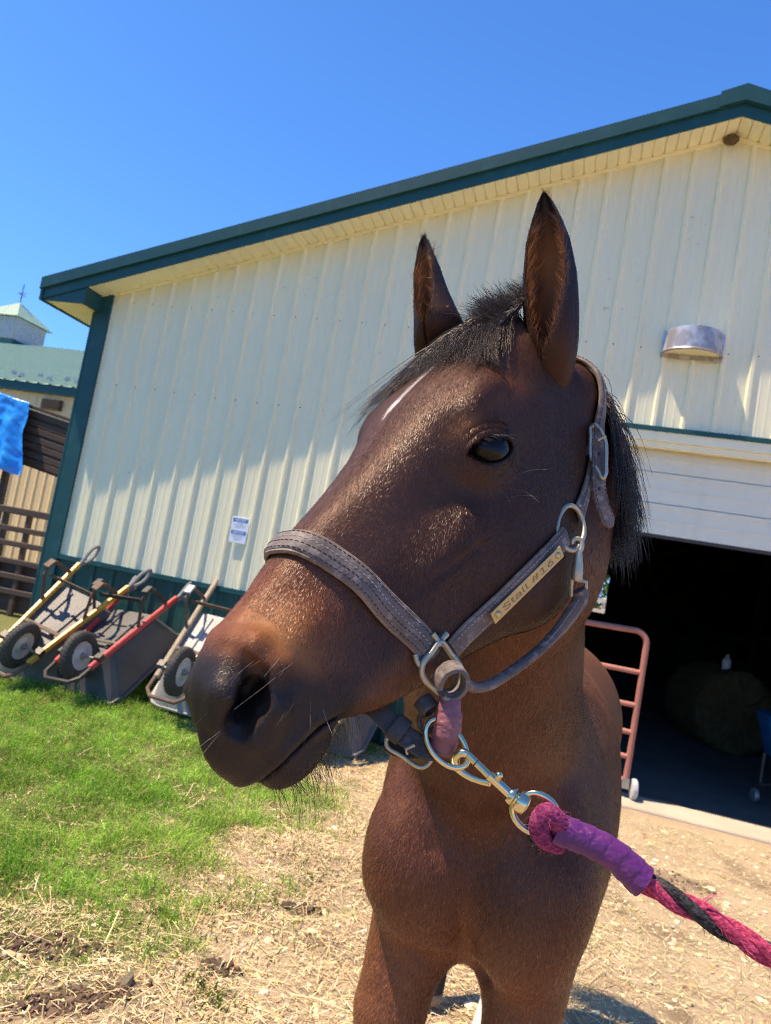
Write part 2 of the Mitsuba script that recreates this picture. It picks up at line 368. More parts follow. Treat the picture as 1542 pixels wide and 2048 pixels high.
# door: head trim, track cover and the raised sectional door
put('door_head_trim', cat([bx(DL - 0.12, DR + 0.12, WY - 0.055, WY + 0.02, DH - 0.004, DH + 0.034)]), 'green_trim', barn, smooth=False)
put('door_head_board', cat([bx(DL - 0.1, DR + 0.1, WY - 0.040, WY + 0.04, DH - 0.085, DH - 0.006), bx(DL - 0.1, DR + 0.1, WY - 0.020, WY + 0.05, DH - 0.135, DH - 0.087)]), 'soffit_steel', barn, smooth=False)
for x0, x1 in ((DL - 0.10, DL), (DR, DR + 0.10)):
    put('door_jamb', bx(x0, x1, WY - 0.036, WY + 0.08, 0.0, DH - 0.14), 'green_trim', barn, smooth=False)
zt = DH - 0.06
for k in range(3):
    z1 = zt - k * 0.262
    m = prism([(DL + 0.01, z1 - 0.256), (DL + 0.01, z1), (DR - 0.01, z1), (DR - 0.01, z1 - 0.256)], WY + 0.10, WY + 0.14)
    lips = [bx(DL + 0.012, DR - 0.012, WY + 0.092, WY + 0.102, z1 - 0.034, z1 - 0.004), bx(DL + 0.012, DR - 0.012, WY + 0.094, WY + 0.102, z1 - 0.150, z1 - 0.136)]
    put('door_section', cat([m] + lips), 'white_door', barn, smooth=False)
put('door_seal', bx(DL + 0.01, DR - 0.01, WY + 0.098, WY + 0.142, zt - 3 * 0.262 - 0.022, zt - 3 * 0.262 + 0.002), 'black_steel', barn, smooth=False)
# floor and the concrete sill in front
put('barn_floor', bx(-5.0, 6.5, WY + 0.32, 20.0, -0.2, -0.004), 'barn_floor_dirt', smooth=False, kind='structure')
put('concrete_sill', cbox((DR - DL + 0.5, 0.42, 0.30), 0.012).apply_translation(((DL + DR) / 2, WY + 0.195, -0.146)), 'concrete', smooth=False, kind='structure')

sc_ = []
for zr in (3.745, 2.865):
    for k in range(52):
        xx = -5.063 + k * 0.2286 + 0.036
        if zr < float(soff(xx)) - .05 and not (DL - .1 < xx < DR + .1 and zr < DH + .2) and xx < 6.4:
            sc_.append(lathe([(0, .003), (.0045, .003), (.0065, 0), (.0065, -.001)], 8, (xx, WY - .001, zr + .004 * math.sin(k * 7.0)), (0, -1, 0)))
put('screws', cat(sc_), 'rust_brown', barn, smooth=False, kind='stuff')
# mud nest under the ridge
nm = trimesh.creation.icosphere(3, 1.0)
nm.vertices *= np.array([0.062, 0.048, 0.040]) * (1 + 0.35 * (meshkit.fbm(nm.vertices * 4, 3, 2) - 0.5))[:, None]
nm.apply_translation((0.69, WY - 0.045, 5.585))
put('swallow_nest', nm, 'mud_nest', smooth=True, label='small brown mud nest under the barn soffit at the ridge', category='nest')

# wall lamp over the door
lamp = thing('wall_lamp', 'half round metal wall lamp high on the cream wall over the door', 'wall lamp')
def halfdrum(cx, r0, r1, d, z0, z1, n=28):
    a = np.linspace(PI, 2 * PI, n)
    lo = [(cx + r0 * math.cos(t), WY - 0.022 + d * 0.98 * math.sin(t), z0) for t in a]
    hi = [(cx + r1 * math.cos(t), WY - 0.022 + d * math.sin(t), z1) for t in a]
    v = np.array(lo + hi)
    q = np.array([(i, i + 1, n + i + 1, n + i) for i in range(n - 1)])
    return v, q
LX = 0.632
v0, q0 = halfdrum(LX, 0.235, 0.215, 0.21, 3.68, 3.875)
v1, q1 = halfdrum(LX, 0.231, 0.211, 0.206, 3.68, 3.875)
n_ = 28
rim = np.array([(i, i + 1, 56 + i + 1, 56 + i) for i in range(n_ - 1)])[:, ::-1]
put('shade', (np.vstack([v0, v1]), np.vstack([q0, q1[:, ::-1] + 56, rim])), 'lamp_metal', lamp, smooth=40)
top = Polygon([(x, y) for x, y, z in v0[n_:]])
m = trimesh.creation.extrude_polygon(top, 0.012, engine='earcut')
m.apply_translation((0, 0, 3.868))
put('cap', m, 'lamp_metal', lamp, smooth=30)
m = trimesh.creation.extrude_polygon(Polygon([(LX + (x - LX) * 0.93, WY - 0.022 + (y - WY + 0.022) * 0.92) for x, y, z in v0[:n_]]), 0.01, engine='earcut')
m.apply_translation((0, 0, 3.70))
put('lens', m, 'lamp_lens', lamp, smooth=False)
put('lower_band', tube([(x, y, 3.69) for x, y, z in v0[:n_]], 0.010, 6), 'lamp_metal', lamp)
put('back_plate', bx(LX - 0.24, LX + 0.24, WY - 0.030, WY - 0.0215, 3.66, 3.89), 'lamp_metal', lamp, smooth=False)

# notice sheet on the wall, two notices one above the other
sign = thing('wall_sign', 'blue and white double notice sign fixed to the sunlit cream wall above the wheelbarrows', 'sign')
SX0, SX1, SZ0, SZ1 = -3.200, -3.022, 1.495, 1.740
put('sheet', cbox((SX1 - SX0, 0.004, SZ1 - SZ0), 0.001).apply_translation(((SX0 + SX1) / 2, WY - 0.0265, (SZ0 + SZ1) / 2)), 'sign_white', sign, smooth=False)
def flat_text(s, hgt, x, y, z, width=None, bold=True):
    m = meshkit.text_mesh(s, hgt, 0.0008, bold)
    v = m.vertices.copy()
    if width:
        v[:, 0] *= width / np.ptp(v[:, 0])
    m.vertices = np.stack([x + v[:, 0], y - v[:, 2], z + v[:, 1]], 1)
    m.invert()
    m.fix_normals()
    return m
for k, z in enumerate((SZ1 - 0.046, SZ1 - 0.163)):
    put('band', bx(SX0 + 0.012, SX1 - 0.012, WY - 0.0300, WY - 0.0287, z, z + 0.036), 'sign_blue', sign, smooth=False)
    put('heading', flat_text('NOTICE', 0.022, SX0 + 0.034, WY - 0.0304, z + 0.007, 0.11), 'sign_white', sign, smooth=False)
    for j in range(3):
        w = (0.07, 0.125, 0.10)[(j + k) % 3]
        put('text_line', bx((SX0 + SX1) / 2 - w / 2, (SX0 + SX1) / 2 + w / 2, WY - 0.0296, WY - 0.0287, z - 0.018 - j * 0.018, z - 0.011 - j * 0.018), 'sign_grey', sign, smooth=False)

# ---------------------------------------------------------------- the long green roofed barn behind
B2 = 13.0
far = thing('arena_barn', 'tan sided barn with pale green metal roof seen beyond the corner of the near barn', 'barn')
def sheet2(x0, x1, z0, z1, y, P=0.2286, rib=0.02):
    pts = []
    x = x0
    while x < x1:
        pts += [(x, 0), (x + 0.03, rib), (x + 0.05, rib), (x + 0.08, 0)]
        x += P
    pts.append((x1, 0))
    v = np.array([(a, y - o, z) for a, o in pts for z in (z0, z1)])
    n = len(pts)
    return v, np.array([(2 * i, 2 * i + 2, 2 * i + 3, 2 * i + 1) for i in range(n - 1)])
x = -26.0
while x < -6.0:
    put('wall_panel', sheet2(x, x + P4, 0.0, 3.98, B2), 'tan_steel', far, smooth=False)
    x += P4
put('eave_trim', cat([bx(-26, -6, B2 - 0.12, B2 - 0.08, 3.96, 4.13), bx(-26, -6, B2 - 0.12, B2 + 0.1, 3.94, 3.97)]), 'green_trim', far, smooth=False)
RY, RZ = 28.0, 9.0
def roofpt(t):
    return B2 - 0.15 + t * (RY - B2 + 0.15), 4.13 + t * (RZ - 4.13)
def roof_panel(x0, x1):
    pts = []
    x = x0
    while x < x1 - 1e-6:
        pts += [(x, 0.0), (x + 0.025, 0.03), (x + 0.055, 0.03), (x + 0.08, 0.0)]
        x += P4 / 3
    pts.append((x1, 0.0))
    v = []
    for a, o in pts:
        for t in (0.0, 1.0):
            y, z = roofpt(t)
            v.append((a, y - o * 0.31, z + o * 0.95))
    return np.array(v), np.array([(2 * i, 2 * i + 2, 2 * i + 3, 2 * i + 1) for i in range(len(pts) - 1)])
x = -40.0
while x < -6.0:
    put('roof_panel', roof_panel(x, x + P4), 'green_roof', far, smooth=False)
    x += P4
put('back_slope', (np.array([(-40, RY, RZ), (-6, RY, RZ), (-6, 43, 4), (-40, 43, 4)], float), np.array([(0, 1, 2, 3)])), 'green_roof', far, smooth=False)
for k in range(9):                # snow guards in two staggered rows
    for j, t in enumerate((0.045, 0.075)):
        y, z = roofpt(t)
        xx = -15.4 + k * 0.78 + j * 0.10
        put('snow_guard', cat([bx(xx - 0.07, xx + 0.07, y - 0.03, y + 0.03, z + 0.03, z + 0.055), bx(xx - 0.06, xx + 0.06, y - 0.012, y + 0.012, z + 0.03, z + 0.11)]), 'steel_tube', far, smooth=False)
vent = put('gable_vent', bx(-11.80, -11.28, B2 - 0.075, B2 - 0.02, 3.60, 3.83), 'dark_wood', far, smooth=False)
for j in range(5):
    put('louvre', bar((-11.78, B2 - 0.09, 3.62 + j * 0.046), (-11.30, B2 - 0.09, 3.62 + j * 0.046), 0.03, 0.008, (0, -0.6, 0.8)), 'pipe_brown', far, smooth=False)
# cupola on the ridge
cup = num('arena_barn__cupola')
CX, CY, CW = -28.05, RY, 1.05
base0 = 8.72
put('cupola', cat([bx(CX - CW, CX + CW, CY - CW, CY + CW, base0 - 0.7, base0 + 0.22)]), 'green_trim', far, smooth=False)
put('cupola__drum', bx(CX - CW * 0.93, CX + CW * 0.93, CY - CW * 0.93, CY + CW * 0.93, base0 + 0.2, base0 + 1.32), 'rim_white', far, smooth=False)
for j in range(9):
    z = base0 + 0.27 + j * 0.115
    put('cupola__louvre', cat([bx(CX - CW * 0.90, CX + CW * 0.90, CY - CW * 0.97, CY - CW * 0.92, z, z + 0.085), bx(CX + CW * 0.92, CX + CW * 0.97, CY - CW * 0.90, CY + CW * 0.90, z, z + 0.085)]), 'rim_white', far, smooth=False)
e = CW * 1.16
pyr = trimesh.convex.convex_hull(np.array([(CX - e, CY - e, base0 + 1.32), (CX + e, CY - e, base0 + 1.32), (CX + e, CY + e, base0 + 1.32), (CX - e, CY + e, base0 + 1.32), (CX, CY, base0 + 2.35)]))
put('cupola__roof', pyr, 'green_roof', far, smooth=False)
wv = thing('weathervane', 'thin dark weathervane on the cupola of the far barn', 'weathervane')
tz = base0 + 2.33
put('rod', tube([(CX, CY, tz - 0.1), (CX, CY, tz + 0.95)], 0.022, 6), 'black_steel', wv)
put('arm', cat([tube([(CX - 0.24, CY, tz + 0.50), (CX + 0.24, CY, tz + 0.50)], 0.018, 6), tube([(CX, CY - 0.24, tz + 0.42), (CX, CY + 0.24, tz + 0.42)], 0.018, 6)]), 'black_steel', wv)
put('ball', trimesh.creation.icosphere(2, 0.05).apply_translation((CX, CY, tz + 0.28)), 'black_steel', wv, smooth=True)
# ---------------------------------------------------------------- things by the barn: slatted panel with a tarp, pipe panels, barrows
pan = thing('slatted_wagon_side', 'dark brown slatted wooden panel standing high behind the barn corner, partly under the blue tarp', 'wooden panel')
PA, PB_ = np.array([-9.6, 9.0, 0.0]), np.array([-7.0, 9.1, 0.0])
zz = lambda s: 3.17 - 0.42 * s
for k in range(7):
    z0 = 0.12 * k + 0.012 * (k % 2)
    a = PA + (0, 0, zz(0) - 0.09 - z0)
    b = PB_ + (0, 0, zz(1) - 0.09 - z0)
    put('slat', bar(a, b, 0.035, 0.088, (0, 0, 1)), 'dark_wood', pan, smooth=False)
for s in (0.05, 0.36, 0.80):
    c = PA + (PB_ - PA) * s + (0, 0.045, 0)
    put('post', bx(c[0] - 0.05, c[0] + 0.05, c[1] - 0.02, c[1] + 0.05, 0.0, zz(s) - 0.02), 'dark_wood', pan, smooth=False)
put('backing', bar(PA + (0, 0.028, zz(0) - .47), PB_ + (0, 0.028, zz(1) - .47), 0.012, 0.84), 'dark_wood', pan, smooth=False)
put('top_rail', bar(PA + (0, -0.01, zz(0) + 0.0), PB_ + (0, -0.01, zz(1)), 0.09, 0.05), 'dark_wood', pan, smooth=False)
# tarp: a hanging sheet with folds, draped over the top rail
nu, nv = 70, 60
U, V = np.meshgrid(np.linspace(0, 1, nu), np.linspace(0, 1, nv), indexing='ij')
X = -9.65 + 1.24 * U + 0.03 * np.sin(V * 9) + .30 * V * U
top_z = 3.20 - 0.42 * (X + 9.6) / 2.6 + 0.02
drop = 1.2 + 0.16 * np.sin(U * 5 + 1) + 0.05 * np.sin(U * 17)
over = np.clip((V - 0.10) / 0.9, 0, 1)
fold = 0.075 * np.sin(U * 21 + 1.2 * V) * over + 0.05 * (meshkit.fbm(np.stack([U * 6, V * 2.5, U * 0], -1), 3, 4) - 0.5) * over
pn = meshkit.fbm(np.stack([U * 9, V * 9, U * 0], -1), 3, 9) - 0.5
Y = np.where(V < 0.10, 9.16 - 2.6 * V, 8.90 - 0.12 * over) + fold + pn * 0.07
Z = top_z - drop * over + 0.015 * pn
k = (np.arange(nu - 1)[:, None] * nv + np.arange(nv - 1)[None]).ravel()
tv = np.stack([X, Y, Z], -1).reshape(-1, 3)
tv = np.vstack([tv, tv + (0, 0.004, 0)])
q = np.stack([k, k + nv, k + nv + 1, k + 1], 1)
put('tarp', (tv, np.vstack([q, q[:, ::-1] + nu * nv])), 'blue_tarp', smooth=True, label='crumpled bright blue tarp hanging over the dark slatted panel at the left edge', category='tarp')

fen = thing('timber_fence', 'dark timber rail fence standing left of the barn corner, below the blue tarp', 'fence')
for k, z in enumerate((1.38, 1.13, 0.92, 0.71, 0.50, 0.29)):
    put('rail', bar((-9.6, 8.0, z - 0.02 * (k % 2)), (-6.70, 8.05, z + 0.012 * (k % 3)), 0.045, 0.075 if k else 0.095, (0, 0, 1), 0.008), 'dark_wood', fen, smooth=False)
for xx in (-9.3, -7.50, -7.12):
    put('post', bar((xx, 8.06, 0.0), (xx - 0.03, 8.07, 1.42), 0.07, 0.06, (0, 1, 0), 0.006), 'dark_wood', fen, smooth=False)

put('kick_board', bar((-9.6, 8.10, 0.34), (-6.72, 8.15, 0.36), 0.03, 0.66, (0, 0, 1), 0.004), 'dark_wood', fen, smooth=False)
def barrow(cx, y0, z0, lean, kind, label, yaw=0.0, roll=0.0, wheel=True):
    """a contractor's wheelbarrow stood on its nose against the wall; local u across, v from nose to grips, w out of its underside"""
    t = thing('wheelbarrow', label, 'wheelbarrow', 'wheelbarrows tipped up against the barn wall')
    a = math.radians(lean)
    R = np.stack([[1, 0, 0], [0, math.sin(a), math.cos(a)], [0, -math.cos(a), math.sin(a)]], 1)
    yw = math.radians(yaw)
    R = np.array([[math.cos(yw), -math.sin(yw), 0], [math.sin(yw), math.cos(yw), 0], [0, 0, 1]]) @ R
    rl_ = math.radians(roll)
    R = np.array([[math.cos(rl_), 0, math.sin(rl_)], [0, 1, 0], [-math.sin(rl_), 0, math.cos(rl_)]]) @ R
    o = np.array([cx, y0, z0])
    W = lambda m: xform(m, R, o)
    rails, tray, legs, wood = kind
    def rail_u(v):
        return 0.165 + 0.105 * v
    for s in (-1, 1):
        if wood:
            put('handle', W(bar((s * rail_u(0), 0.02, 0), (s * rail_u(1.36), 1.36, 0), 0.042, 0.046, (0, 0, 1), 0.008)), rails, t, smooth=False)
        else:
            put('handle', W(bar((s * rail_u(0), 0.02, 0), (s * rail_u(1.12), 1.12, 0), 0.040, 0.052, (0, 0, 1), 0.009)), rails, t, smooth=False)
            g = [(s * rail_u(1.10), 1.10, 0.0), (s * rail_u(1.2), 1.22, 0.012), (s * rail_u(1.3), 1.36, 0.02), (s * rail_u(1.33), 1.41, -0.02), (s * rail_u(1.3), 1.36, -0.065), (s * rail_u(1.2), 1.22, -0.06), (s * rail_u(1.1), 1.11, -0.022)]
            put('grip', W(tube(smooth_path(g, 30), 0.017, 8)), 'grip_rubber', t)
        put('bracket', W(cat([bx(s * rail_u(.14) - 0.03, s * rail_u(.14) + 0.03, 0.11, 0.17, 0.0, 0.05)])), 'black_steel', t, smooth=False)
        put('bolt', W(lathe([(0, 0), (0.012, 0), (0.012, 0.012), (0, 0.014)], 8, (s * rail_u(.62), .62, 0.026))), 'zinc', t)
    # nose guard
    put('nose_guard', W(cat([tube([(-rail_u(0) - 0.01, 0.03, 0.0), (-rail_u(0), -0.10, 0.0), (-0.11, -0.16, 0.0), (0.11, -0.16, 0), (rail_u(0), -0.10, 0), (rail_u(0) + 0.01, 0.03, 0.0)], 0.017, 8)])), legs, t, smooth=30)
    # tray: a tapered tub with its mouth away from the rails
    def tub(z, k, e=0.0):
        return [(sx * (hw - e), vy) for sx, hw, vy in ()]
    lo = np.array([(-0.20, 0.26), (0.20, 0.26), (0.27, 0.86), (-0.27, 0.86)])
    hi = np.array([(-0.30, 0.02), (0.30, 0.02), (0.36, 1.03), (-0.36, 1.03)])
    def ring(P, z, r):
        q = Polygon(P).buffer(-r).buffer(r, 4)
        c = np.array(q.exterior.coords)[:-1]
        ang = np.linspace(0, 2 * PI, 48, endpoint=False)
        cen = P.mean(0)
        out = []
        for g in ang:
            d = np.array([math.cos(g), math.sin(g)])
            from_ = Polygon(c)
            L = from_.exterior.intersection(__import__('shapely').geometry.LineString([cen, cen + d * 3]))
            out.append((L.x, L.y, z))
        return np.array(out)
    R0, R1, R2 = ring(lo, -0.035, 0.09), ring(hi, -0.34, 0.10), ring(hi * [1.07, 1.0] + [0, 0.0], -0.342, 0.11)
    R3 = R2 + [0, 0, -0.022]
    def band(A, B):
        n = len(A)
        i = np.arange(n)
        return np.stack([i, (i + 1) % n, n + (i + 1) % n, n + i], 1)
    v = np.vstack([R0, R1, R2, R3, R1 * [.97, 1, 1] + [0, 0, -.02], R0 * [.95, 1, 1] + [0, 0, -0.012], [R0.mean(0)], [R0.mean(0) + [0, 0, -.012]]])
    f = [band(R0, R1) + k * 48 for k in range(5)]
    f = np.vstack(f)
    i = np.arange(48)
    tri = np.vstack([np.stack([(i + 1) % 48, i, i * 0 + 288], 1), np.stack([240 + i, 240 + (i + 1) % 48, i * 0 + 289], 1)])
    f = np.vstack([f[:, [0, 1, 2]], f[:, [0, 2, 3]], tri])
    put('tray', W(trimesh.Trimesh(v, f, process=False)), tray, t, smooth=32)
    put('tray_rim', W(tube(R2 + [0, 0, -0.011], 0.014, 8, closed=True)), tray, t, smooth=60)
    for uu in (-0.09, 0.09):
        put('tray_ridge', W(bar((uu, 0.32, -0.028), (uu * 1.2, 0.82, -0.028), 0.04, 0.016, (0, 0, 1), 0.005)), tray, t, smooth=False)
    # wedge blocks / cross bars between the rails
    put('cross_bar', W(bar((-rail_u(.36), .36, 0.012), (rail_u(.36), .36, 0.012), 0.035, 0.012)), legs if not wood else 'rust_brown', t, smooth=False)
    # legs
    for s in (-1, 1):
        p = [(s * rail_u(.60), .60, 0.02), (s * (rail_u(.66) + .02), .70, 0.24), (s * (rail_u(.72) + .02), .78, 0.285), (s * (rail_u(.8) + .02), .86, 0.24), (s * rail_u(.94), .98, 0.02)]
        put('leg', W(cat([bar(a, b, 0.034, 0.012, (1, 0, 0), .002) for a, b in zip(p[:-1], p[1:])])), legs, t, smooth=False)
        put('foot', W(cbox((0.062, 0.10, 0.022), 0.004).apply_translation((s * (rail_u(.72) + .02), .78, .296))), 'rim_white' if wood else legs, t, smooth=False)
    put('leg_brace', W(bar((-rail_u(.72), .74, 0.20), (rail_u(.72), .74, 0.20), 0.040, 0.010, (0, 1, 0))), legs, t, smooth=False)
    if wheel:
        c = (0, 0.12, 0.03)
        r = 0.20
        tor = trimesh.creation.torus(r - 0.046, 0.050, 40, 14)
        tor.vertices *= [1, 1, 0.92]
        wh = lambda m: W(xform(m, np.array([[0, 0, 1.0], [0, 1, 0], [-1, 0, 0]]), c))
        put('wheel', wh(tor), 'rubber', t, smooth=True)
        hubp = [(0.0, -0.026), (0.05, -0.026), (0.075, -0.016), (0.112, -0.030), (0.118, -0.030), (0.118, 0.030), (0.112, 0.030), (0.075, 0.016), (0.05, 0.026), (0.0, 0.026)]
        put('wheel__rim', wh(lathe(hubp, 36)), 'rim_white', t, smooth=30)
        put('axle', wh(lathe([(0, -0.165), (0.011, -0.165), (0.011, 0.165), (0, 0.165)], 10)), 'zinc', t)
        put('wheel__hub', wh(cat([lathe([(0, -0.05), (0.026, -0.05), (0.030, -0.02), (0.030, 0.02), (0.026, 0.05), (0, 0.05)], 16)])), 'zinc', t)
        tr = []
        for k in range(36):
            g = 2 * PI * k / 36
            for s in (-1, 1):
                tr.append(bar((r * 1.006 * math.cos(g), r * 1.006 * math.sin(g), s * 0.006), (r * 0.975 * math.cos(g + .05), r * 0.975 * math.sin(g + .05), s * 0.032), 0.010, 0.008, (math.cos(g), math.sin(g), 0), .001))
        put('wheel__tread', wh(cat(tr)), 'rubber', t, smooth=False, kind='stuff')
    return t
barrow(-4.33, 5.0, 0.25, 49, ('yellow_paint', 'tray_grey', 'rust_brown', False), 'wheelbarrow with yellow handles tipped up in the barn corner, leftmost of the row', 3, 12)
barrow(-3.80, 5.08, 0.27, 57, ('red_paint', 'tray_black', 'black_steel', False), 'wheelbarrow with red handles and black tray, tipped up between the yellow and the wooden one', -2, -3)
barrow(-2.94, 5.22, 0.30, 51, ('grey_wood', 'tray_pale', 'rust_brown', True), 'wheelbarrow with weathered wooden handles and pale grey tray, next to the horse muzzle', 2, 2)
barrow(-1.72, 5.30, 0.27, 50, ('grey_wood', 'tray_grey', 'black_steel', True), 'dark wheelbarrow glimpsed between the horse chin and its chest', 0)

# ---------------------------------------------------------------- in the doorway
gate = thing('tube_gate', 'rust red tube gate on a small wheel standing in the barn doorway', 'gate')
gy = 6.46
def gp(x, z):
    return (x, gy + (x - 0.6) * -0.05, z)
arc = [(0.55 + 0.10 * math.sin(t), 1.27 + 0.10 * math.cos(t)) for t in np.linspace(0, PI / 2, 8)]
top = [(-1.0, 1.345), (0.2, 1.362)] + [(x, z + 0.0) for x, z in arc] + [(0.650, 0.60), (0.648, 0.125)]
put('frame', tube([gp(*q) for q in top], 0.026, 12), 'gate_paint', gate)
for z in (1.03, 0.755, 0.53, 0.33, 0.14):
    put('rail', tube([gp(-1.0, z - 0.01), gp(0.645, z)], 0.022, 10), 'gate_paint', gate)
put('upright', tube([gp(-0.35, 0.14), gp(-0.35, 1.35)], 0.02, 10), 'gate_paint', gate)
put('wheel_bracket', bx(0.618, 0.675, gy - 0.03, gy + 0.03, 0.075, 0.16), 'zinc', gate, smooth=False)
put('wheel', lathe([(0, -0.022), (0.075, -0.022), (0.085, -0.012), (0.085, 0.012), (0.075, 0.022), (0, 0.022)], 24, (0.715, gy - 0.02, 0.086), (1, 0.15, 0)), 'rim_white', gate, smooth=30)

hb = trimesh.creation.cylinder(0.52, 1.05, sections=48)
hb = hb.subdivide().subdivide().subdivide()
hb.vertices += hb.vertices / np.linalg.norm(hb.vertices, axis=1, keepdims=True) * ((meshkit.fbm(hb.vertices * 7, 3, 8) - 0.5) * 0.16 + (meshkit.fbm(hb.vertices * 40, 2, 9) - 0.5) * 0.07)[:, None]
hb.apply_transform(trimesh.transformations.rotation_matrix(PI / 2, (1, 0.25, 0)))
hb.apply_translation((2.05, 10.5, 0.49))
put('hay_bale', hb, 'hay', smooth=True, label='round hay bale standing in the dark inside the barn', category='hay bale')
jug = lathe([(0, 0), (0.05, 0), (0.055, 0.02), (0.055, 0.12), (0.02, 0.17), (0.02, 0.20), (0, 0.20)], 20, (2.05, 10.35, 0.985))
put('jug', jug, 'white_plastic', smooth=30, label='white jug standing on top of the hay bale inside the barn', category='jug')
cart = thing('feed_cart', 'blue cart on a small caster inside the barn at the right edge', 'cart')
lo = Polygon([(-0.28, -0.2), (0.28, -0.2), (0.28, 0.2), (-0.28, 0.2)]).buffer(0.05)
pts = np.array([(x * s, y * s, z) for z, s in ((0.42, 0.78), (0.80, 1.1)) for x, y in list(lo.exterior.coords)])
m = trimesh.convex.convex_hull(pts)
m.apply_translation((2.24, 7.65, 0.0))
put('tub', m, 'blue_plastic', cart, smooth=30)
put('frame', cat([tube([(1.90, 7.5, 0.16), (2.5, 7.7, 0.24)], 0.016, 8), tube([(1.92, 7.55, 0.17), (1.93, 7.58, 0.44)], 0.016, 8), tube([(2.4, 7.68, 0.2), (2.38, 7.68, 0.44)], 0.016, 8)]), 'black_steel', cart)
put('caster', lathe([(0, -0.02), (0.06, -0.02), (0.065, 0.0), (0.06, 0.02), (0, 0.02)], 20, (1.86, 7.45, 0.066), (1, 0.2, 0)), 'steel_tube', cart, smooth=30)
# paddock seen through the far doorway
pf = thing('paddock_fence', 'white board fence in the sun beyond the far doorway of the barn', 'fence')
for z in (0.45, 0.85, 1.25, 1.62):
    put('board', bx(-3, 5, 26.0, 26.04, z, z + 0.13), 'white_fence', pf, smooth=False)
for xx in np.arange(-2.6, 5, 0.9):
    put('post', bx(xx, xx + 0.12, 26.04, 26.16, 0, 1.8), 'white_fence', pf, smooth=False)
mat('leaf_far', lambda p, n, uv: MX((0.05, 0.11, 0.015), (0.10, 0.19, 0.03), N(p.x * 2, p.y * 2, p.z * 2)), 0.8)
hv = []
g2 = np.random.default_rng(3)
for k in range(9000):
    c = np.array([g2.uniform(-6, 9), g2.uniform(31, 34), 0.2 + 4.6 * g2.random() ** 1.2])
    d = g2.normal(size=(2, 3)) * 0.16
    hv += [c, c + d[0], c + d[1]]
put('hedge', (np.array(hv), np.arange(len(hv)).reshape(-1, 3)), 'leaf_far', smooth=False, label='sunlit green hedge seen through the far doorway of the barn', category='hedge')
# ---------------------------------------------------------------- the horse: one body surface from a signed field
f32=np.float32
# ---------- head frame (X horse's left, Y poll->muzzle, D dorsal) ----------
HX=np.array([0.8114,-0.5578,0.1744]); HY=np.array([-0.2741,-0.6268,-0.7294]); HD=-np.array([0.5161,0.544,-0.6615]); HO=np.array([-0.1445,0.8974,1.8186])
HM=np.stack([HX,HY,HD])
def to_head(p): return (p-HO)@HM.T
def to_world(q): return np.asarray(q)@HM+HO
def smin(a,b,k):
    h=np.maximum(k-np.abs(a-b),0)/k
    return np.minimum(a,b)-h*h*k*.25
def smax(a,b,k): return -smin(-a,-b,k)
def ell(p,c,r,R=None):
    q=p-np.asarray(c,f32)
    if R is not None: q=q@np.asarray(R,f32).T
    q=q/np.asarray(r,f32); k0=np.sqrt((q*q).sum(1)); k1=np.sqrt(((q/np.asarray(r,f32))**2).sum(1))
    return np.where(k0<1e-4,-min(r),k0*(k0-1)/np.maximum(k1,1e-6)).astype(f32)
def cone(p,a,b,ra,rb):
    a=np.asarray(a,f32);b=np.asarray(b,f32);ab=b-a
    t=np.clip(((p-a)@ab)/(ab@ab),0,1)
    d=p-a-t[:,None]*ab
    return np.sqrt((d*d).sum(1))-(ra+(rb-ra)*t)
def chain(p,pts,k=.01):
    o=None
    for (a,ra),(b,rb) in zip(pts[:-1],pts[1:]):
        f=cone(p,a,b,ra,rb); o=f if o is None else smin(o,f,k)
    return o
def rot(axis,deg): return trimesh.transformations.rotation_matrix(np.radians(deg),axis)[:3,:3]
# stations: y, d0, (x1,d1), (x2,d2), (x3,d3), (x4,d4), d5
ST=[(-.07,.0,.03,-.01,.055,-.05,.06,-.10,.045,-.15,-.17),
(-.02,.040,.04,.025,.064,-.03,.07,-.10,.055,-.175,-.195),
(.05,.050,.052,.034,.078,-.025,.078,-.11,.058,-.205,-.225),
(.10,.047,.056,.034,.088,-.015,.083,-.11,.058,-.228,-.238),
(.15,.047,.062,.034,.094,-.016,.085,-.11,.058,-.258,-.262),
(.19,.045,.062,.030,.091,-.026,.087,-.11,.058,-.260,-.264),
(.23,.038,.054,.022,.078,-.036,.086,-.105,.056,-.248,-.250),
(.27,.031,.044,.016,.066,-.042,.080,-.10,.052,-.226,-.228),
(.33,.025,.035,.012,.055,-.045,.066,-.10,.046,-.198,-.202),
(.40,.021,.029,.010,.047,-.040,.054,-.09,.042,-.172,-.178),
(.45,.014,.028,.004,.047,-.038,.053,-.08,.039,-.150,-.154),
(.49,.006,.029,-.004,.048,-.036,.052,-.075,.037,-.122,-.130),
(.53,-.003,.03,-.012,.046,-.045,.047,-.08,.034,-.110,-.116),
(.60,-.02,.03,-.03,.046,-.05,.046,-.085,.032,-.100,-.11)]
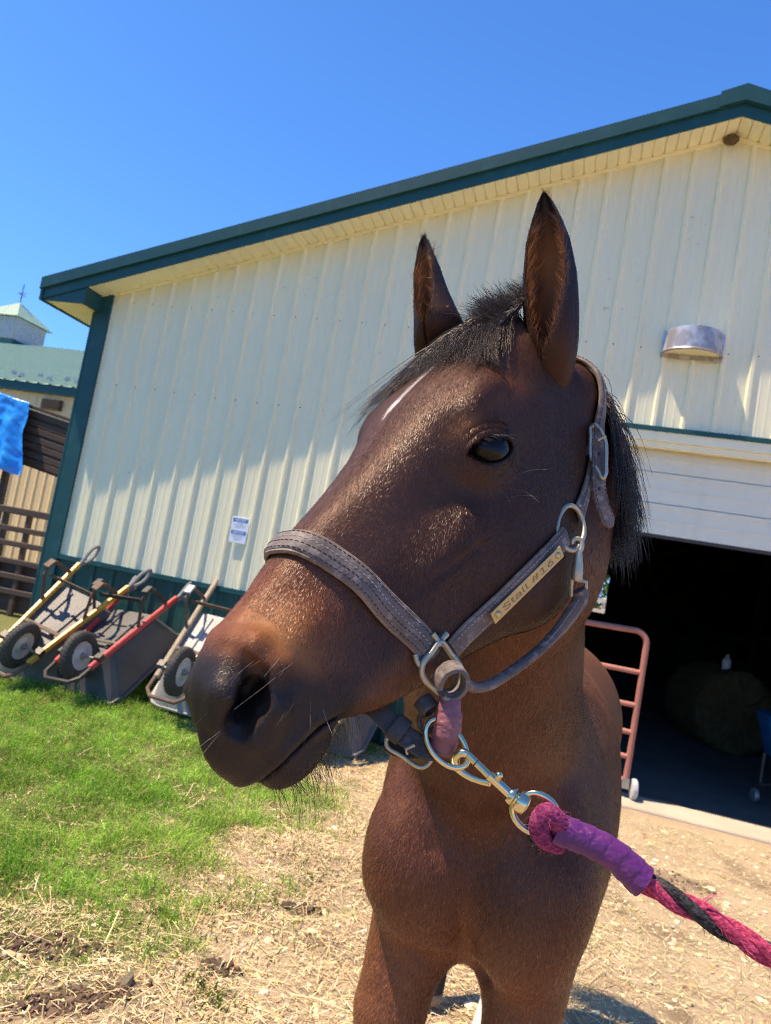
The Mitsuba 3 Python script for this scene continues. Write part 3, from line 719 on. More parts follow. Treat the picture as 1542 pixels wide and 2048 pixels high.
def head_table(ST):
    S=np.array(ST); NT,NY=97,160
    ys=np.linspace(S[0,0],S[-1,0],NY); K=PchipInterpolator(S[:,0],S[:,1:],axis=0)(ys)
    tab=np.zeros((NY,NT)); dc=np.zeros(NY); th=np.linspace(0,np.pi,NT)
    for i,k in enumerate(K):
        d0,x1,d1,x2,d2,x3,d3,x4,d4,d5=k
        px=np.array([0,x1,x2,x3,x4,0,-x4,-x3,-x2,-x1,0]);pd=np.array([d0,d1,d2,d3,d4,d5,d4,d3,d2,d1,d0])
        t=np.r_[0,np.cumsum(np.sqrt(np.hypot(np.diff(px),np.diff(pd))))]
        cs=CubicSpline(t,np.c_[px,pd],bc_type='periodic'); c=cs(np.linspace(0,t[5],600))
        dc[i]=(d0+d5)/2; a=np.arctan2(np.maximum(c[:,0],0),c[:,1]-dc[i]); r=np.hypot(c[:,0],c[:,1]-dc[i])
        o=np.argsort(a); tab[i]=np.interp(th,a[o],r[o])
    return ys,dc,tab
YS,DC,TAB=head_table(ST)
def loft(q):
    y=np.clip(q[:,1],YS[0],YS[-1]); u=(y-YS[0])/(YS[-1]-YS[0])*(len(YS)-1)
    dc=np.interp(y,YS,DC); dd=q[:,2]-dc; ax=np.abs(q[:,0])
    v=np.arctan2(ax,dd)/np.pi*(TAB.shape[1]-1); r=np.hypot(ax,dd)
    R=map_coordinates(TAB,np.stack([u,v]),order=1,mode='nearest')
    f=(r-R)*.92
    f=smax(f,q[:,1]-.565,.03); f=smax(f,-.05-q[:,1],.03)
    return f.astype(f32)
EYE=np.array([.0755,.1870,-.0375]); EYN=np.array([.866,.45,.219]); EYR=.0275
EYX=np.array([-.473,.781,.408]); EYB=np.array([.013,-.457,.889])   # along the lids, towards the inner corner
def head_field(q):
    q=q.copy(); q[:,0]=np.where(q[:,0]<0,q[:,0]*(1+.85*np.clip((q[:,1]-.45)/.09,0,1)),q[:,0])
    s=q.copy(); s[:,0]=np.abs(s[:,0])
    f=loft(q)
    f=smin(f,ell(q,(0,.508,-.052),(.038,.062,.053)),.03)       # muzzle
    f=smin(f,ell(q,(0,.563,-.080),(.026,.028,.033)),.03)       # upper lip
    f=smin(f,ell(q,(0,.524,-.127),(.028,.044,.025)),.014)      # chin, lower lip
    f=smin(f,ell(s,(.050,.175,-.160),(.040,.095,.095)),.03)    # masseter
    f=smin(f,ell(s,(.072,.193,-.034),(.030,.040,.034)),.02)    # lids over the eyeball
    g=lambda a,c,r: a*np.exp(-(((s-np.array(c,f32))/np.array(r,f32))**2).sum(1))
    f=f-g(.0165,(.096,.165,.022),(.034,.046,.024))
    f=f-(.0050*np.exp(-(cone(s,EYE+.0215*EYB+.021*EYN-.018*EYX,EYE+.0215*EYB+.021*EYN+.014*EYX,0,0)/.0085)**2)).astype(f32)              # brow
    f=f-g(.0050,(.080,.130,.012),(.03,.030,.020))
    f=f-g(.010,(.060,-.02,-.01),(.03,.04,.05))                 # ear base
    f=f-(.0065*np.exp(-(cone(s,(.084,.262,-.080),(.058,.37,-.098),0,0)/.023)**2)).astype(f32)  # facial crest
    f=f-(.0016*np.exp(-(cone(s,(.070,.30,-.02),(.050,.44,-.05),0,0)/.010)**2)).astype(f32)     # muscle of the lip
    f=f+(.0022*np.exp(-(cone(s,(.080,.27,-.10),(.055,.43,-.075),0,0)/.006)**2)).astype(f32)
    f=f-(.0016*np.exp(-(chain(s,[((.078,.265,-.066),0),((.072,.29,-.085),0),((.064,.335,-.10),0),((.058,.37,-.125),0)],.004)/.0038)**2)).astype(f32)*1.35  # a vein
    f=f+g(.007,(.074,.085,.006),(.022,.026,.028))               # temporal hollow
    f=f+g(.007,(.06,.40,-.095),(.03,.06,.022))
    f=f+g(.004,(.07,.29,-.03),(.04,.06,.025))                    # before the eye
    f=f-g(.004,(.045,.46,-.03),(.03,.05,.015))
    f=f+g(.004,(.03,.475,.0),(.015,.03,.015))
    # nostrils: raised rims, a curved hollow
    f=smin(f,chain(s,[((.020,.514,-.004),.009),((.038,.511,-.012),.0105),((.046,.515,-.034),.011),((.046,.535,-.058),.011),((.037,.558,-.070),.010)]),.012)
    f=smin(f,chain(s,[((.024,.533,-.012),.007),((.031,.553,-.022),.008),((.021,.562,-.042),.010)]),.014)
    f=smax(f,-chain(s,[((.044,.525,-.006),.0035),((.049,.530,-.024),.0085),((.047,.547,-.041),.0115),((.039,.567,-.049),.0115)]),.0035)
    f=smax(f,-cone(s,(.046,.543,-.037),(.016,.522,-.042),.0135,.010),.004)
    f=smax(f,-cone(s,(.043,.563,-.046),(.012,.532,-.046),.0115,.009),.004)
    # mouth
    m=chain(s,[((.052,.478,-.123),.001),((.047,.492,-.120),.0025),((.044,.511,-.111),.003),((.040,.545,-.108),.003),((.027,.572,-.112),.003),((0,.580,-.115),.003)])
    dm=np.interp(q[:,1],[.46,.478,.492,.511,.545,.572,.60],[-.135,-.126,-.120,-.112,-.109,-.113,-.118])
    f=f+(.0065*np.exp(-((q[:,2]-dm)/.0028)**2)*np.clip((q[:,1]-.472)/.02,0,1)).astype(f32)
    f=f-(.0025*np.exp(-((q[:,2]-dm-.012)/.007)**2)*np.clip((q[:,1]-.48)/.03,0,1)).astype(f32)
    # eye opening: an almond between two lids
    e=s-np.array(EYE,f32); ea=e@np.array(EYX,f32); eb=e@np.array(EYB,f32); en=e@np.array(EYN,f32); r=np.sqrt((e*e).sum(1))
    alm=np.maximum(np.sqrt(ea**2+(eb+.026)**2),np.sqrt(ea**2+(eb-.026)**2))-.0405
    f=smin(f,np.where(en>0,smax(r-.0312,np.abs(alm-.002)-.0035,.002),1).astype(f32),.004)
    f=smax(f,-np.maximum(alm,.001-en),.003)
    # lid folds
    for k,(o,dp) in enumerate(((.0085,.0032),(.0150,.0026))):
        up=np.abs(np.sqrt(ea**2+(eb+.026)**2)-.0405-o); f=f+dp*np.exp(-(up/.0022)**2)*(eb>0)*np.clip((.032-np.abs(ea))/.012,0,1)*(en>0)
    return f
# ---------- neck and body, world ----------
GROOVES = [((-0.124,1.349,1.139), (-0.090,1.412,0.855), 0.007, 0.020), ((-0.286,1.364,0.902), (-0.141,1.433,0.797), 0.014, 0.020), ((0.120,1.542,0.874), (-0.056,1.457,0.803), 0.014, 0.020), ((-0.172,1.185,1.332), (-0.164,1.314,1.050), 0.010, 0.022), ((-0.011,1.180,1.306), (0.073,1.480,0.966), 0.012, 0.035), ((-0.259,1.393,0.885), (-0.209,1.465,0.679), 0.008, 0.020), ((0.048,1.526,0.816), (0.027,1.551,0.691), 0.008, 0.020), ((-0.140,1.138,1.393), (-0.100,1.292,1.160), -0.010, 0.035), ((-0.257,1.293,1.120), (-0.252,1.359,0.947), -0.010, 0.050), ((-0.005,1.420,1.059), (0.030,1.472,0.910), -0.010, 0.050)]
def body_field(p):
    f=None
    def add(g,k):
        nonlocal f
        f=g if f is None else smin(f,g,k)
    for c,r,R in NECK: add(ell(p,c,r,R),.09)
    for a,b,ra,rb,k in BONES: add(cone(p,a,b,ra,rb),k)
    for c,r,k in ELLS: add(ell(p,c,r),k)
    for a,b,dep,w in GROOVES: f=f+dep*np.exp(-(cone(p,a,b,0,0)/w)**2)
    return f
def axis(d,roll=None):
    d=np.asarray(d,float);d/=np.linalg.norm(d)
    x=np.cross(d,[0,0,1.]) if roll is None else np.asarray(roll,float)
    x=x-d*(x@d); x/=np.linalg.norm(x); y=np.cross(d,x)
    return np.stack([x,d,y])
# neck as ellipsoids: centre, radii (lateral, along, dorso-ventral), frame
def neckseg(a,b,lat,dv,latdir):
    a=np.array(a);b=np.array(b); L=np.linalg.norm(b-a)/2
    return ((a+b)/2,(lat,L*1.25,dv),axis(b-a,latdir))
NECK=[neckseg((-.075,1.0,1.72),(-.025,1.15,1.55),.075,.12,(.95,-.3,.05)),
      neckseg((-.085,1.10,1.64),(-.122,1.38,1.34),.122,.155,(1,-.15,0)),
      neckseg((-.122,1.25,1.46),(-.12,1.62,1.18),.165,.22,(1,0,0))]
BONES=[((-0.052,0.974,1.801),(-0.024,1.104,1.709),.045,.055,.06),((-.19,2.72,1.12),(-.215,2.52,.86),.15,.10,.06),((-.215,2.52,.86),(-.235,2.86,.52),.09,.05,.03),((-.235,2.86,.54),(-.265,2.78,.14),.042,.032,.02),((-.265,2.78,.14),(-.272,2.72,.05),.036,.044,.02),
 ((.04,2.72,1.12),(.01,2.50,.86),.15,.10,.06),((.01,2.50,.86),(-.01,2.76,.52),.09,.05,.03),((-.01,2.76,.54),(-.055,2.66,.14),.042,.032,.02),((-.055,2.66,.14),(-.066,2.60,.05),.036,.044,.02),
 ((-.19,1.52,1.0),(-.225,1.50,.66),.102,.07,.05),((-.225,1.50,.66),(-.23,1.52,.42),.068,.045,.02),((-.23,1.52,.42),(-.23,1.50,.12),.034,.034,.02),((-.23,1.50,.12),(-.23,1.44,.03),.034,.05,.02),
 ((.02,1.52,1.0),(.03,1.50,.66),.102,.07,.05),((.03,1.50,.66),(.025,1.52,.42),.068,.045,.02),((.025,1.52,.42),(.02,1.50,.12),.034,.034,.02),((.02,1.50,.12),(.02,1.44,.03),.034,.05,.02)]
ELLS=[((-.085,1.62,1.08),(.235,.25,.30),.1),((-.095,1.95,1.10),(.275,.50,.31),.1),((-.05,2.47,1.13),(.265,.33,.28),.1),
 ((-.20,1.42,1.0),(.115,.10,.168),.05),((.015,1.42,1.0),(.11,.10,.19),.05)]
def field(p):
    p=p.astype(f32); q=to_head(p).astype(f32)
    b=body_field(p)
    near=(np.abs(q[:,0])<.25)&(q[:,1]>-.2)&(q[:,1]<.75)&(q[:,2]>-.42)&(q[:,2]<.2)
    out=b.copy()
    if near.any(): out[near]=smin(b[near],head_field(q[near]),.035)
    return out
def nets(fn,lo,hi,h,band=4):
    """surface nets of fn over the box, coarse first"""
    lo=np.array(lo,float); n=np.ceil((np.array(hi)-lo)/h).astype(int)+1
    c=4; nc=(n+c-1)//c+1
    g=np.stack(np.meshgrid(*[np.arange(k)*c*h for k in nc],indexing='ij'),-1)+lo
    fc=fn(g.reshape(-1,3)).reshape(nc)
    F=np.repeat(np.repeat(np.repeat(fc,c,0),c,1),c,2)[:n[0],:n[1],:n[2]].astype(f32)
    nearc=np.abs(fc)<c*h*2.2
    near=np.repeat(np.repeat(np.repeat(nearc,c,0),c,1),c,2)[:n[0],:n[1],:n[2]]
    # cells of coarse corner i cover i..i+c-1; dilate by one coarse cell is in the threshold
    idx=np.argwhere(near); F[near]=fn(idx*h+lo)
    s=F<0
    cell=[s[:-1,:-1,:-1],s[1:,:-1,:-1],s[:-1,1:,:-1],s[1:,1:,:-1],s[:-1,:-1,1:],s[1:,:-1,1:],s[:-1,1:,1:],s[1:,1:,1:]]
    cnt=sum(x.astype(np.int8) for x in cell); act=(cnt>0)&(cnt<8)
    ci=np.argwhere(act); vid=-np.ones(act.shape,np.int64); vid[act]=np.arange(len(ci))
    acc=np.zeros((len(ci),3));w=np.zeros(len(ci))
    cor=[(0,0,0),(1,0,0),(0,1,0),(1,1,0),(0,0,1),(1,0,1),(0,1,1),(1,1,1)]
    V=[F[ci[:,0]+a,ci[:,1]+b,ci[:,2]+d] for a,b,d in cor]
    for i in range(8):
        for ax in range(3):
            j=i|(1<<ax)
            if j==i: continue
            m=(V[i]<0)!=(V[j]<0); t=V[i][m]/(V[i][m]-V[j][m])
            pt=np.tile(np.array(cor[i],float),(m.sum(),1)); pt[:,ax]+=t
            acc[m]+=pt; w[m]+=1
    v=(ci+acc/w[:,None])*h+lo
    faces=[]
    for ax in range(3):
        a,b=(ax+1)%3,(ax+2)%3
        sl0=[slice(None)]*3;sl1=[slice(None)]*3; sl0[ax]=slice(0,-1);sl1[ax]=slice(1,None)
        e=(s[tuple(sl0)]!=s[tuple(sl1)]); ids=np.argwhere(e)
        ok=(ids[:,a]>0)&(ids[:,b]>0)&(ids[:,a]<act.shape[a])&(ids[:,b]<act.shape[b]); ids=ids[ok]
        sg=s[tuple(ids.T)]
        def at(da,db):
            k=ids.copy();k[:,a]-=da;k[:,b]-=db
            return vid[tuple(k.T)]
        q=np.stack([at(1,1),at(0,1),at(0,0),at(1,0)],1)
        q=np.where(sg[:,None],q,q[:,::-1]); faces.append(q)
    Q=np.vstack(faces); Q=Q[(Q>=0).all(1)]
    return v,np.vstack([Q[:,[0,1,2]],Q[:,[0,2,3]]])
def project(fn,v,it=2,e=1.5e-3):
    for _ in range(it):
        g=np.stack([fn(v+d)-fn(v-d) for d in np.eye(3)*e],1)/(2*e); f=fn(v)
        v=v-np.clip(f/np.maximum((g*g).sum(1),.1),-.004,.004)[:,None]*g
    return v

horse = thing('horse', 'bay horse with a thin white forehead mark, wearing a halter, head turned left', 'horse')
BS, BLK = np.array([.098, .036, .0165]), np.array([.011, .0095, .0095])
def sst(a, b, x):
    t = np.clip((x - a) / (b - a), 0, 1)
    return t * t * (3 - 2 * t)
def lerp(a, b, t):
    return a * (1 - t[:, None]) + np.asarray(b) * t[:, None]
BLAZE = np.array([(.004, .075, .05), (.0, .12, .05), (-.002, .16, .05), (.0, .20, .05)])
def coat_colour(p):
    """the coat's own colours, by place on the animal"""
    q = to_head(p)
    x, y, d = np.abs(q[:, 0]), q[:, 1], q[:, 2]
    c = np.tile(BS, (len(p), 1))
    nz = meshkit.fbm(p * 22, 3, 1)
    nz2 = meshkit.fbm(p * 6, 3, 2)
    z = p[:, 2]
    ishead = sst(-.10, -.04, y) * (np.abs(q[:, 0]) < .16) * sst(-.31, -.27, d) * (y < .75)
    c = c * (0.80 + 0.45 * nz2)[:, None]
    # body: darker in the shoulders, black lower legs
    c = lerp(c, [.035, .016, .011], (1 - ishead) * sst(.40, .70, nz2) * .45)
    c = lerp(c, [.165, .066, .030], (1 - ishead) * sst(1.02, .84, z) * .8)
    c = lerp(c, BLK, (1 - ishead) * sst(.62, .40, z))
    sock = sst(.26, .22, z + .02 * nz) * (p[:, 0] > -.15) * (p[:, 1] > 2.2)
    c = lerp(c, [.55, .50, .44], sock)
    hoof = sst(.062, .056, z)
    c = lerp(c, [.22, .16, .12], hoof)
    # head
    hc = np.tile([.074, .0355, .0225], (len(p), 1)) * (0.85 + 0.35 * nz2)[:, None]
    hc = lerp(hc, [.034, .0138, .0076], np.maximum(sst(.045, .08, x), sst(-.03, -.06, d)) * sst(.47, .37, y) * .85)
    hc = lerp(hc, [.150, .052, .021], sst(.40, .46, y) * sst(-.085, -.03, d) * .9)
    G = lambda c0, r: np.exp(-((np.stack([x, y, d], 1) - c0) ** 2 / np.square(r)).sum(1))
    hc = lerp(hc, [.22, .095, .034], np.clip(1.1 * G((.045, .487, -.03), (.035, .025, .035)), 0, 1))
    hc = lerp(hc, [.20, .085, .032], .8 * G((.088, .205, .006), (.02, .016, .010)))
    hc = lerp(hc, [.15, .062, .028], .75 * sst(-.105, -.135, d) * sst(.36, .42, y) * sst(.50, .46, y))
    hc = lerp(hc, [.12, .045, .024], .55 * G((.075, .14, .0), (.03, .06, .03)))
    yb = .531 + np.clip(d, -.10, .0) * .62 + (nz - .5) * .03
    hc = lerp(hc, [.019, .0145, .0135], sst(-.016, .018, y - yb))
    e = np.sqrt(((np.stack([x, y, d], 1) - EYE) ** 2 / np.square([.04, .045, .036])).sum(1))
    hc = lerp(hc, BLK, sst(1.0, .62, e))
    # the thin white mark
    bl = np.interp(y, BLAZE[:, 1], BLAZE[:, 0]) - .006 * sst(.15, .22, y) + .004 * sst(.12, .07, y)
    w = .0052 * sst(.064, .09, y) * sst(.222, .18, y) * (0.7 + .8 * nz)
    hc = lerp(hc, [.62, .57, .53], (.55 + .45 * (nz > .48)) * sst(1.25, .35, np.abs(q[:, 0] - bl + (nz2 - .5) * .006) / np.maximum(w, 1e-5)) * (d > 0) * (y > .06) * (y < .225))
    return lerp(c, hc, np.clip(ishead, 0, 1) * np.ones(len(p)))
# ears: curled leaves with thickness
def ear(B, tip, O, prof, bow, inner=True):
    B, tip, O = np.array(B), np.array(tip), np.array(O, float)
    nt, na = 46, 40
    ts = np.linspace(-.25, 1, nt)
    ax = tip - B
    O = O - ax * (O @ ax) / (ax @ ax)
    O /= np.linalg.norm(O)
    S = np.cross(ax / np.linalg.norm(ax), O)
    vo, vi, co, ci = [], [], [], []
    for t in ts:
        c = B + ax * t + np.array(bow) * 4 * t * (1 - t) + FWD * .26 * max(0, .22 - t) ** 2
        R = np.interp(t, prof[0], prof[1])
        half = np.radians(np.interp(t, [-.25, .10, .26, .5, .8, 1], [178, 176, 152, 130, 114, 100]))
        ph = np.linspace(-half, half, na)
        th = .0042 * min(1, R / .012)
        dirs = -np.cos(ph)[:, None] * O * 1.05 + np.sin(ph)[:, None] * S
        edge = np.clip((half - np.abs(ph)) / .35, 0, 1)[:, None]
        vo.append(c + dirs * R)
        vi.append(c + dirs * (R - th * (.25 + .75 * edge)))
        tipb = sst(.62, .95, np.full(na, t))[:, None]
        rimb = (1 - edge) * .5
        lowb = sst(.42, .10, np.full(na, t))[:, None]
        co.append((np.array([.018, .011, .009]) * (1 - tipb) * (1 - lowb) + np.array([.030, .0130, .0085]) * lowb + BLK * tipb) * (1 - rimb) + BLK * rimb)
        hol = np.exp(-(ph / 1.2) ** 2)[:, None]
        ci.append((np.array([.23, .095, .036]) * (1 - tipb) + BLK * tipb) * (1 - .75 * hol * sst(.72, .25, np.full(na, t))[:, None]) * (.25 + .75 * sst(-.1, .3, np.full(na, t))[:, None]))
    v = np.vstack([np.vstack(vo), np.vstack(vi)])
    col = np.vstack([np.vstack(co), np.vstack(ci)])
    n = nt * na
    i, j = np.meshgrid(np.arange(nt - 1), np.arange(na - 1), indexing='ij')
    k = (i * na + j).ravel()
    q = np.stack([k, k + 1, k + na + 1, k + na], 1)
    qs = [q, q[:, ::-1] + n]
    for jj in (0, na - 1):
        k = np.arange(nt - 1) * na + jj
        e = np.stack([k, k + na, k + na + n, k + n], 1)
        qs.append(e if jj == 0 else e[:, ::-1])
    q = np.vstack(qs)
    return v, np.vstack([q[:, [0, 1, 2]], q[:, [0, 2, 3]]]), col
EL = ear((-0.0680,0.8810,1.8040), (-0.1110,0.8620,2.0240), (-0.3032,-1.1115,-0.1805), ([-.25,-.12,0,.15,.35,.53,.72,.84,.95,1],[.018,.026,.030,.0325,.0335,.0325,.0265,.0185,.009,.002]), (0.0029,0.0008,0.0005))
ER = ear((-0.2190,0.9040,1.8440), (-0.2660,0.8960,1.9760), (-0.4252,-1.0406,-0.1907), ([-.25,-.12,0,.2,.45,.65,.8,.94,1],[.03,.038,.036,.029,.022,.018,.0125,.007,.002]), (-0.0038,-0.0010,-0.0007))
def build_body(hres, bres):
    fh = lambda q: field(to_world(q))
    vh, Fh = nets(fh, (-.17, -.115, -.315), (.17, .63, .085), hres)
    vh = to_world(project(fh, vh, 1))
    vb, Fb = nets(field, (-.5, .6, 0.0), (.4, 3.2, 1.9), bres)
    vb = project(field, vb, 1)
    q = to_head(vh)
    Fh = Fh[:, ::-1]
    ch = (q[:, 1] > -.10) & (q[:, 2] > -.30) & (np.abs(q[:, 0]) < .16)
    Fh = Fh[ch[Fh].all(1)]
    q = to_head(vb)
    deep = (q[:, 1] > -.088) & (q[:, 2] > -.288) & (np.abs(q[:, 0]) < .153)
    Fb = Fb[~deep[Fb].all(1)]
    m = trimesh.Trimesh(np.vstack([vh, vb]), np.vstack([Fh, Fb + len(vh)]), process=False)
    m.remove_unreferenced_vertices()
    return np.array(m.vertices), np.array(m.faces)
bv, bf = build_body(.0026, .010)
# veins, skin folds, the split of the chest: small relief along the normals
bcol = coat_colour(bv)
allv = np.vstack([bv, EL[0], ER[0]])
allf = np.vstack([bf, EL[1] + len(bv), ER[1] + len(bv) + len(EL[0])])
allc = np.vstack([bcol, EL[2], ER[2]])
def hide(name, rough, spec, tint):
    scene[name] = {'type': 'twosided', 'bsdf': {'type': 'principled', 'base_color': {'type': 'mesh_attribute', 'name': 'vertex_color'}, 'roughness': rough, 'specular': spec, 'spec_tint': tint}}
hide('hide', 0.52, 0.28, .5)
hide('hair', 0.38, 0.5, .2)
hide('coat_hair', 0.40, 0.40, .15)
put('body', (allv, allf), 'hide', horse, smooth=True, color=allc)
bm = trimesh.Trimesh(allv, allf, process=False)

# eyes
mat('eye_ball', (0.006, 0.004, 0.0035), 0.05, spec=0.22)
for s in (1, -1):
    m = trimesh.creation.icosphere(4, EYR)
    m.apply_translation(to_world(EYE * [s, 1, 1]))
    put('eye', m, 'eye_ball', horse, smooth=True)

# strands: ribbons of three-sided tapering hair
def strands(P, r0, col, taper=0.25, sides=3):
    """P (n, k, 3) points; r0 (n,) root radius; col (n, 3)"""
    n, k, _ = P.shape
    t = np.gradient(P, axis=1)
    t /= np.linalg.norm(t, axis=2, keepdims=True) + 1e-12
    ref = np.where(np.abs(t[..., 2:]) < .9, [0, 0, 1.0], [1.0, 0, 0])
    a = np.cross(t, ref)
    a /= np.linalg.norm(a, axis=2, keepdims=True) + 1e-12
    b = np.cross(t, a)
    rr = r0[:, None] * np.linspace(1, taper, k)[None] ** 1.0
    an = np.arange(sides) * 2 * PI / sides
    v = P[:, :, None] + rr[:, :, None, None] * (np.cos(an)[:, None] * a[:, :, None] + np.sin(an)[:, None] * b[:, :, None])
    nrm = (np.cos(an)[:, None] * a[:, :, None] + np.sin(an)[:, None] * b[:, :, None]) * np.ones_like(v)
    base = (np.arange(n) * k * sides)[:, None, None]
    i, j = np.meshgrid(np.arange(k - 1), np.arange(sides), indexing='ij')
    q = np.stack([i * sides + j, i * sides + (j + 1) % sides, (i + 1) * sides + (j + 1) % sides, (i + 1) * sides + j], -1).reshape(1, -1, 4)
    q = (base + q).reshape(-1, 4)
    c = np.repeat(col, k * sides, 0)
    return v.reshape(-1, 3), np.vstack([q[:, [0, 1, 2]], q[:, [0, 2, 3]]]), c, nrm.reshape(-1, 3)
def put_hair(name, S, parent=None, kind='stuff', material='hair', **kw):
    return put(name, (S[0], S[1]), material, parent, smooth=True, color=S[2], kind=kind, **kw)
hg = np.random.default_rng(21)
def grow(root, d0, length, pull, k=8, stiff=.35, keep=.004, wob=.03):
    """hair laid step by step: starts along d0, bends to pull, stays outside the skin"""
    n = len(root)
    P = [root]
    d = d0 / np.linalg.norm(d0, axis=1, keepdims=True)
    for i in range(k - 1):
        d = d * (1 - stiff) + pull * stiff + hg.normal(size=(n, 3)) * wob
        d /= np.linalg.norm(d, axis=1, keepdims=True)
        p = P[-1] + d * (length / (k - 1))[:, None]
        f = field(p)
        e = 2e-3
        g = np.stack([field(p + v) - field(p - v) for v in np.eye(3) * e], 1)
        g /= np.linalg.norm(g, axis=1, keepdims=True) + 1e-9
        p = p + g * np.clip(keep * (0.4 + hg.random(n)) - f, 0, .02)[:, None]
        P.append(p)
    return np.stack(P, 1)
# short coat over the head, neck and chest
cen = allv[allf].mean(1)
fn_ = np.cross(allv[allf[:, 1]] - allv[allf[:, 0]], allv[allf[:, 2]] - allv[allf[:, 0]])
area = np.linalg.norm(fn_, axis=1) / 2
fn_ = fn_ / (2 * area[:, None] + 1e-20)
dist = np.linalg.norm(cen - EYE_AT, axis=1)
qc = to_head(cen)
isear = np.arange(len(cen)) >= len(bf)
facing = ((EYE_AT - cen) * fn_).sum(1) / dist
wgt = area * np.where(isear, 1.4, 1.0) * np.clip(1.0 / dist, .3, 2) ** 2 * (facing > -.45) * (cen[:, 1] < 1.9) * (cen[:, 2] > .55)
inm = (np.abs(qc[:, 0]) < .06) & (qc[:, 1] > .51) & (qc[:, 1] < .57) & (np.abs(qc[:, 0]) > .02) & (qc[:, 2] < -.02) & (qc[:, 2] > -.06)
wgt = wgt * np.where((qc[:, 1] > .50) & ~isear, .8, 1)
inv = np.sqrt((((np.abs(qc) if 0 else np.stack([np.abs(qc[:, 0]), qc[:, 1], qc[:, 2]], 1)) - EYE) ** 2).sum(1)) < .031
wgt[inv & ~isear] = 0
NF = 480000
pick = hg.choice(len(cen), NF, p=wgt / wgt.sum())
r1, r2 = np.sqrt(hg.random(NF)), hg.random(NF)
tri = allv[allf[pick]]
root = tri[:, 0] * (1 - r1)[:, None] + tri[:, 1] * (r1 * (1 - r2))[:, None] + tri[:, 2] * (r1 * r2)[:, None]
fc = allc[allf[pick]].mean(1)
nn = fn_[pick]
qr = to_head(root)
eared = isear[pick]
onhead = (qr[:, 1] > -.08) & (qr[:, 2] > -.29) & (np.abs(qr[:, 0]) < .16) & ~eared
flow = np.where(onhead[:, None], HY * 1.0 + HX * (np.sign(qr[:, :1]) * .35) - HD * .55 * sst(.0, .08, -qr[:, 2:3]), np.array([0.0, 0.12, -1.0]))
swirl = (meshkit.fbm(root * 9, 2, 5) - .5)[:, None] * 1.3 * np.cross(nn, flow)
flow = flow + swirl + hg.normal(size=(NF, 3)) * .16
eaxis = np.array([-.15, .05, 1.0])
flow = np.where(eared[:, None], eaxis + hg.normal(size=(NF, 3)) * .35, flow)
flow -= nn * (flow * nn).sum(1, keepdims=True)
flow /= np.linalg.norm(flow, axis=1, keepdims=True) + 1e-9
rootd = np.linalg.norm(root - EYE_AT, axis=1)
ln = np.where(eared, .010, np.where(onhead, .0062, .0105)) * (0.6 + .7 * hg.random(NF)) * np.where(onhead & (qr[:, 1] > .48), .6, 1)
wd = .00034 * np.clip(rootd / .75, .8, 2.0)
lift = np.where(eared, .35, .13 + .12 * hg.random(NF))
side = np.cross(nn, flow)
tipp = root + flow * ln[:, None] + nn * (ln * lift)[:, None]
base = root - nn * .0006
fv = np.stack([base - side * wd[:, None], base + side * wd[:, None], tipp], 1).reshape(-1, 3)
jit = np.exp(hg.normal(size=(NF, 1)) * np.where(onhead, .22, .36)[:, None])
fcol = np.repeat(np.clip(fc * jit * [1.12, 1.04, 1.0] + .002, 0, 1), 3, 0)
fnrm = nn * .8 + flow * -.15 + side * hg.normal(size=(NF, 1)) * .22
fnrm /= np.linalg.norm(fnrm, axis=1, keepdims=True)
scene['horse__coat'] = {'type': 'ply', 'filename': meshkit.write_ply((fv, np.arange(NF * 3).reshape(-1, 3)), False, None, fcol, normals=np.repeat(fnrm, 3, 0)), 'face_normals': False, 'bsdf': {'type': 'ref', 'id': 'coat_hair'}}
labels['horse__coat'] = {'kind': 'stuff'}

# longer hair inside the ears
EH = []
for E_, m in ((EL, 1500), (ER, 700)):
    nt_, na_ = 46, 40
    off = nt_ * na_
    V = E_[0][off:].reshape(nt_, na_, 3)
    C_ = E_[2][off:].reshape(nt_, na_, 3)
    i = hg.integers(12, 40, m)
    j = np.where(hg.random(m) < .5, hg.integers(1, 12, m), hg.integers(28, 39, m))
    r_ = V[i, j]
    cen_ = V[i, na_ // 2]
    opp = V[i, na_ - 1 - j]
    dirn = (opp - r_) * .55 + (r_ - cen_) * .35 + np.array([0, 0, .012]) + hg.normal(size=(m, 3)) * .006
    dirn /= np.linalg.norm(dirn, axis=1, keepdims=True)
    L_ = hg.uniform(.007, .018, m)
    P = np.stack([r_ + dirn * (L_ * u_)[:, None] + np.array([0, 0, .006]) * u_ ** 2 for u_ in (0, .4, .75, 1)], 1)
    EH.append(strands(P, np.full(m, .00030), np.clip(C_[i, j] * 1.25 * np.exp(hg.normal(size=(m, 1)) * .3), .006, 1), .3))
# forelock
def hc_(n, base=(.030, .0210, .0165), s=.5):
    return np.clip(np.array(base) * np.exp(hg.normal(size=(n, 1)) * s), 0.003, .3)
def local_dirs(a, jit):
    a = np.asarray(a, float)
    return (a + hg.normal(size=a.shape) * jit) @ HM
n = 3400
rl = np.stack([hg.uniform(-.036, .058, n), hg.uniform(-.055, .030, n), np.full(n, .046)], 1)
s_ = hg.random(n)
ch = (s_ < .5) & (rl[:, 0] < .03)
pull = np.where(ch[:, None], [-.46, .74, -.42], [.08, .80, -.32])
L = np.where(ch, hg.uniform(.09, .20, n), hg.uniform(.06, .15, n))
clump = (np.floor(rl[:, 0] / .0065) * 7 + np.floor((rl[:, 1] + 1) / .009) * 13).astype(int) % 60
cd = hg.normal(size=(60, 3)) * .16
P = grow(to_world(rl), local_dirs(np.tile([-.35, .6, .22], (n, 1)), .13), L, (pull + cd[clump]) @ HM, 10, .42, .009, .012)
S1 = strands(P, np.full(n, .00042), hc_(n))
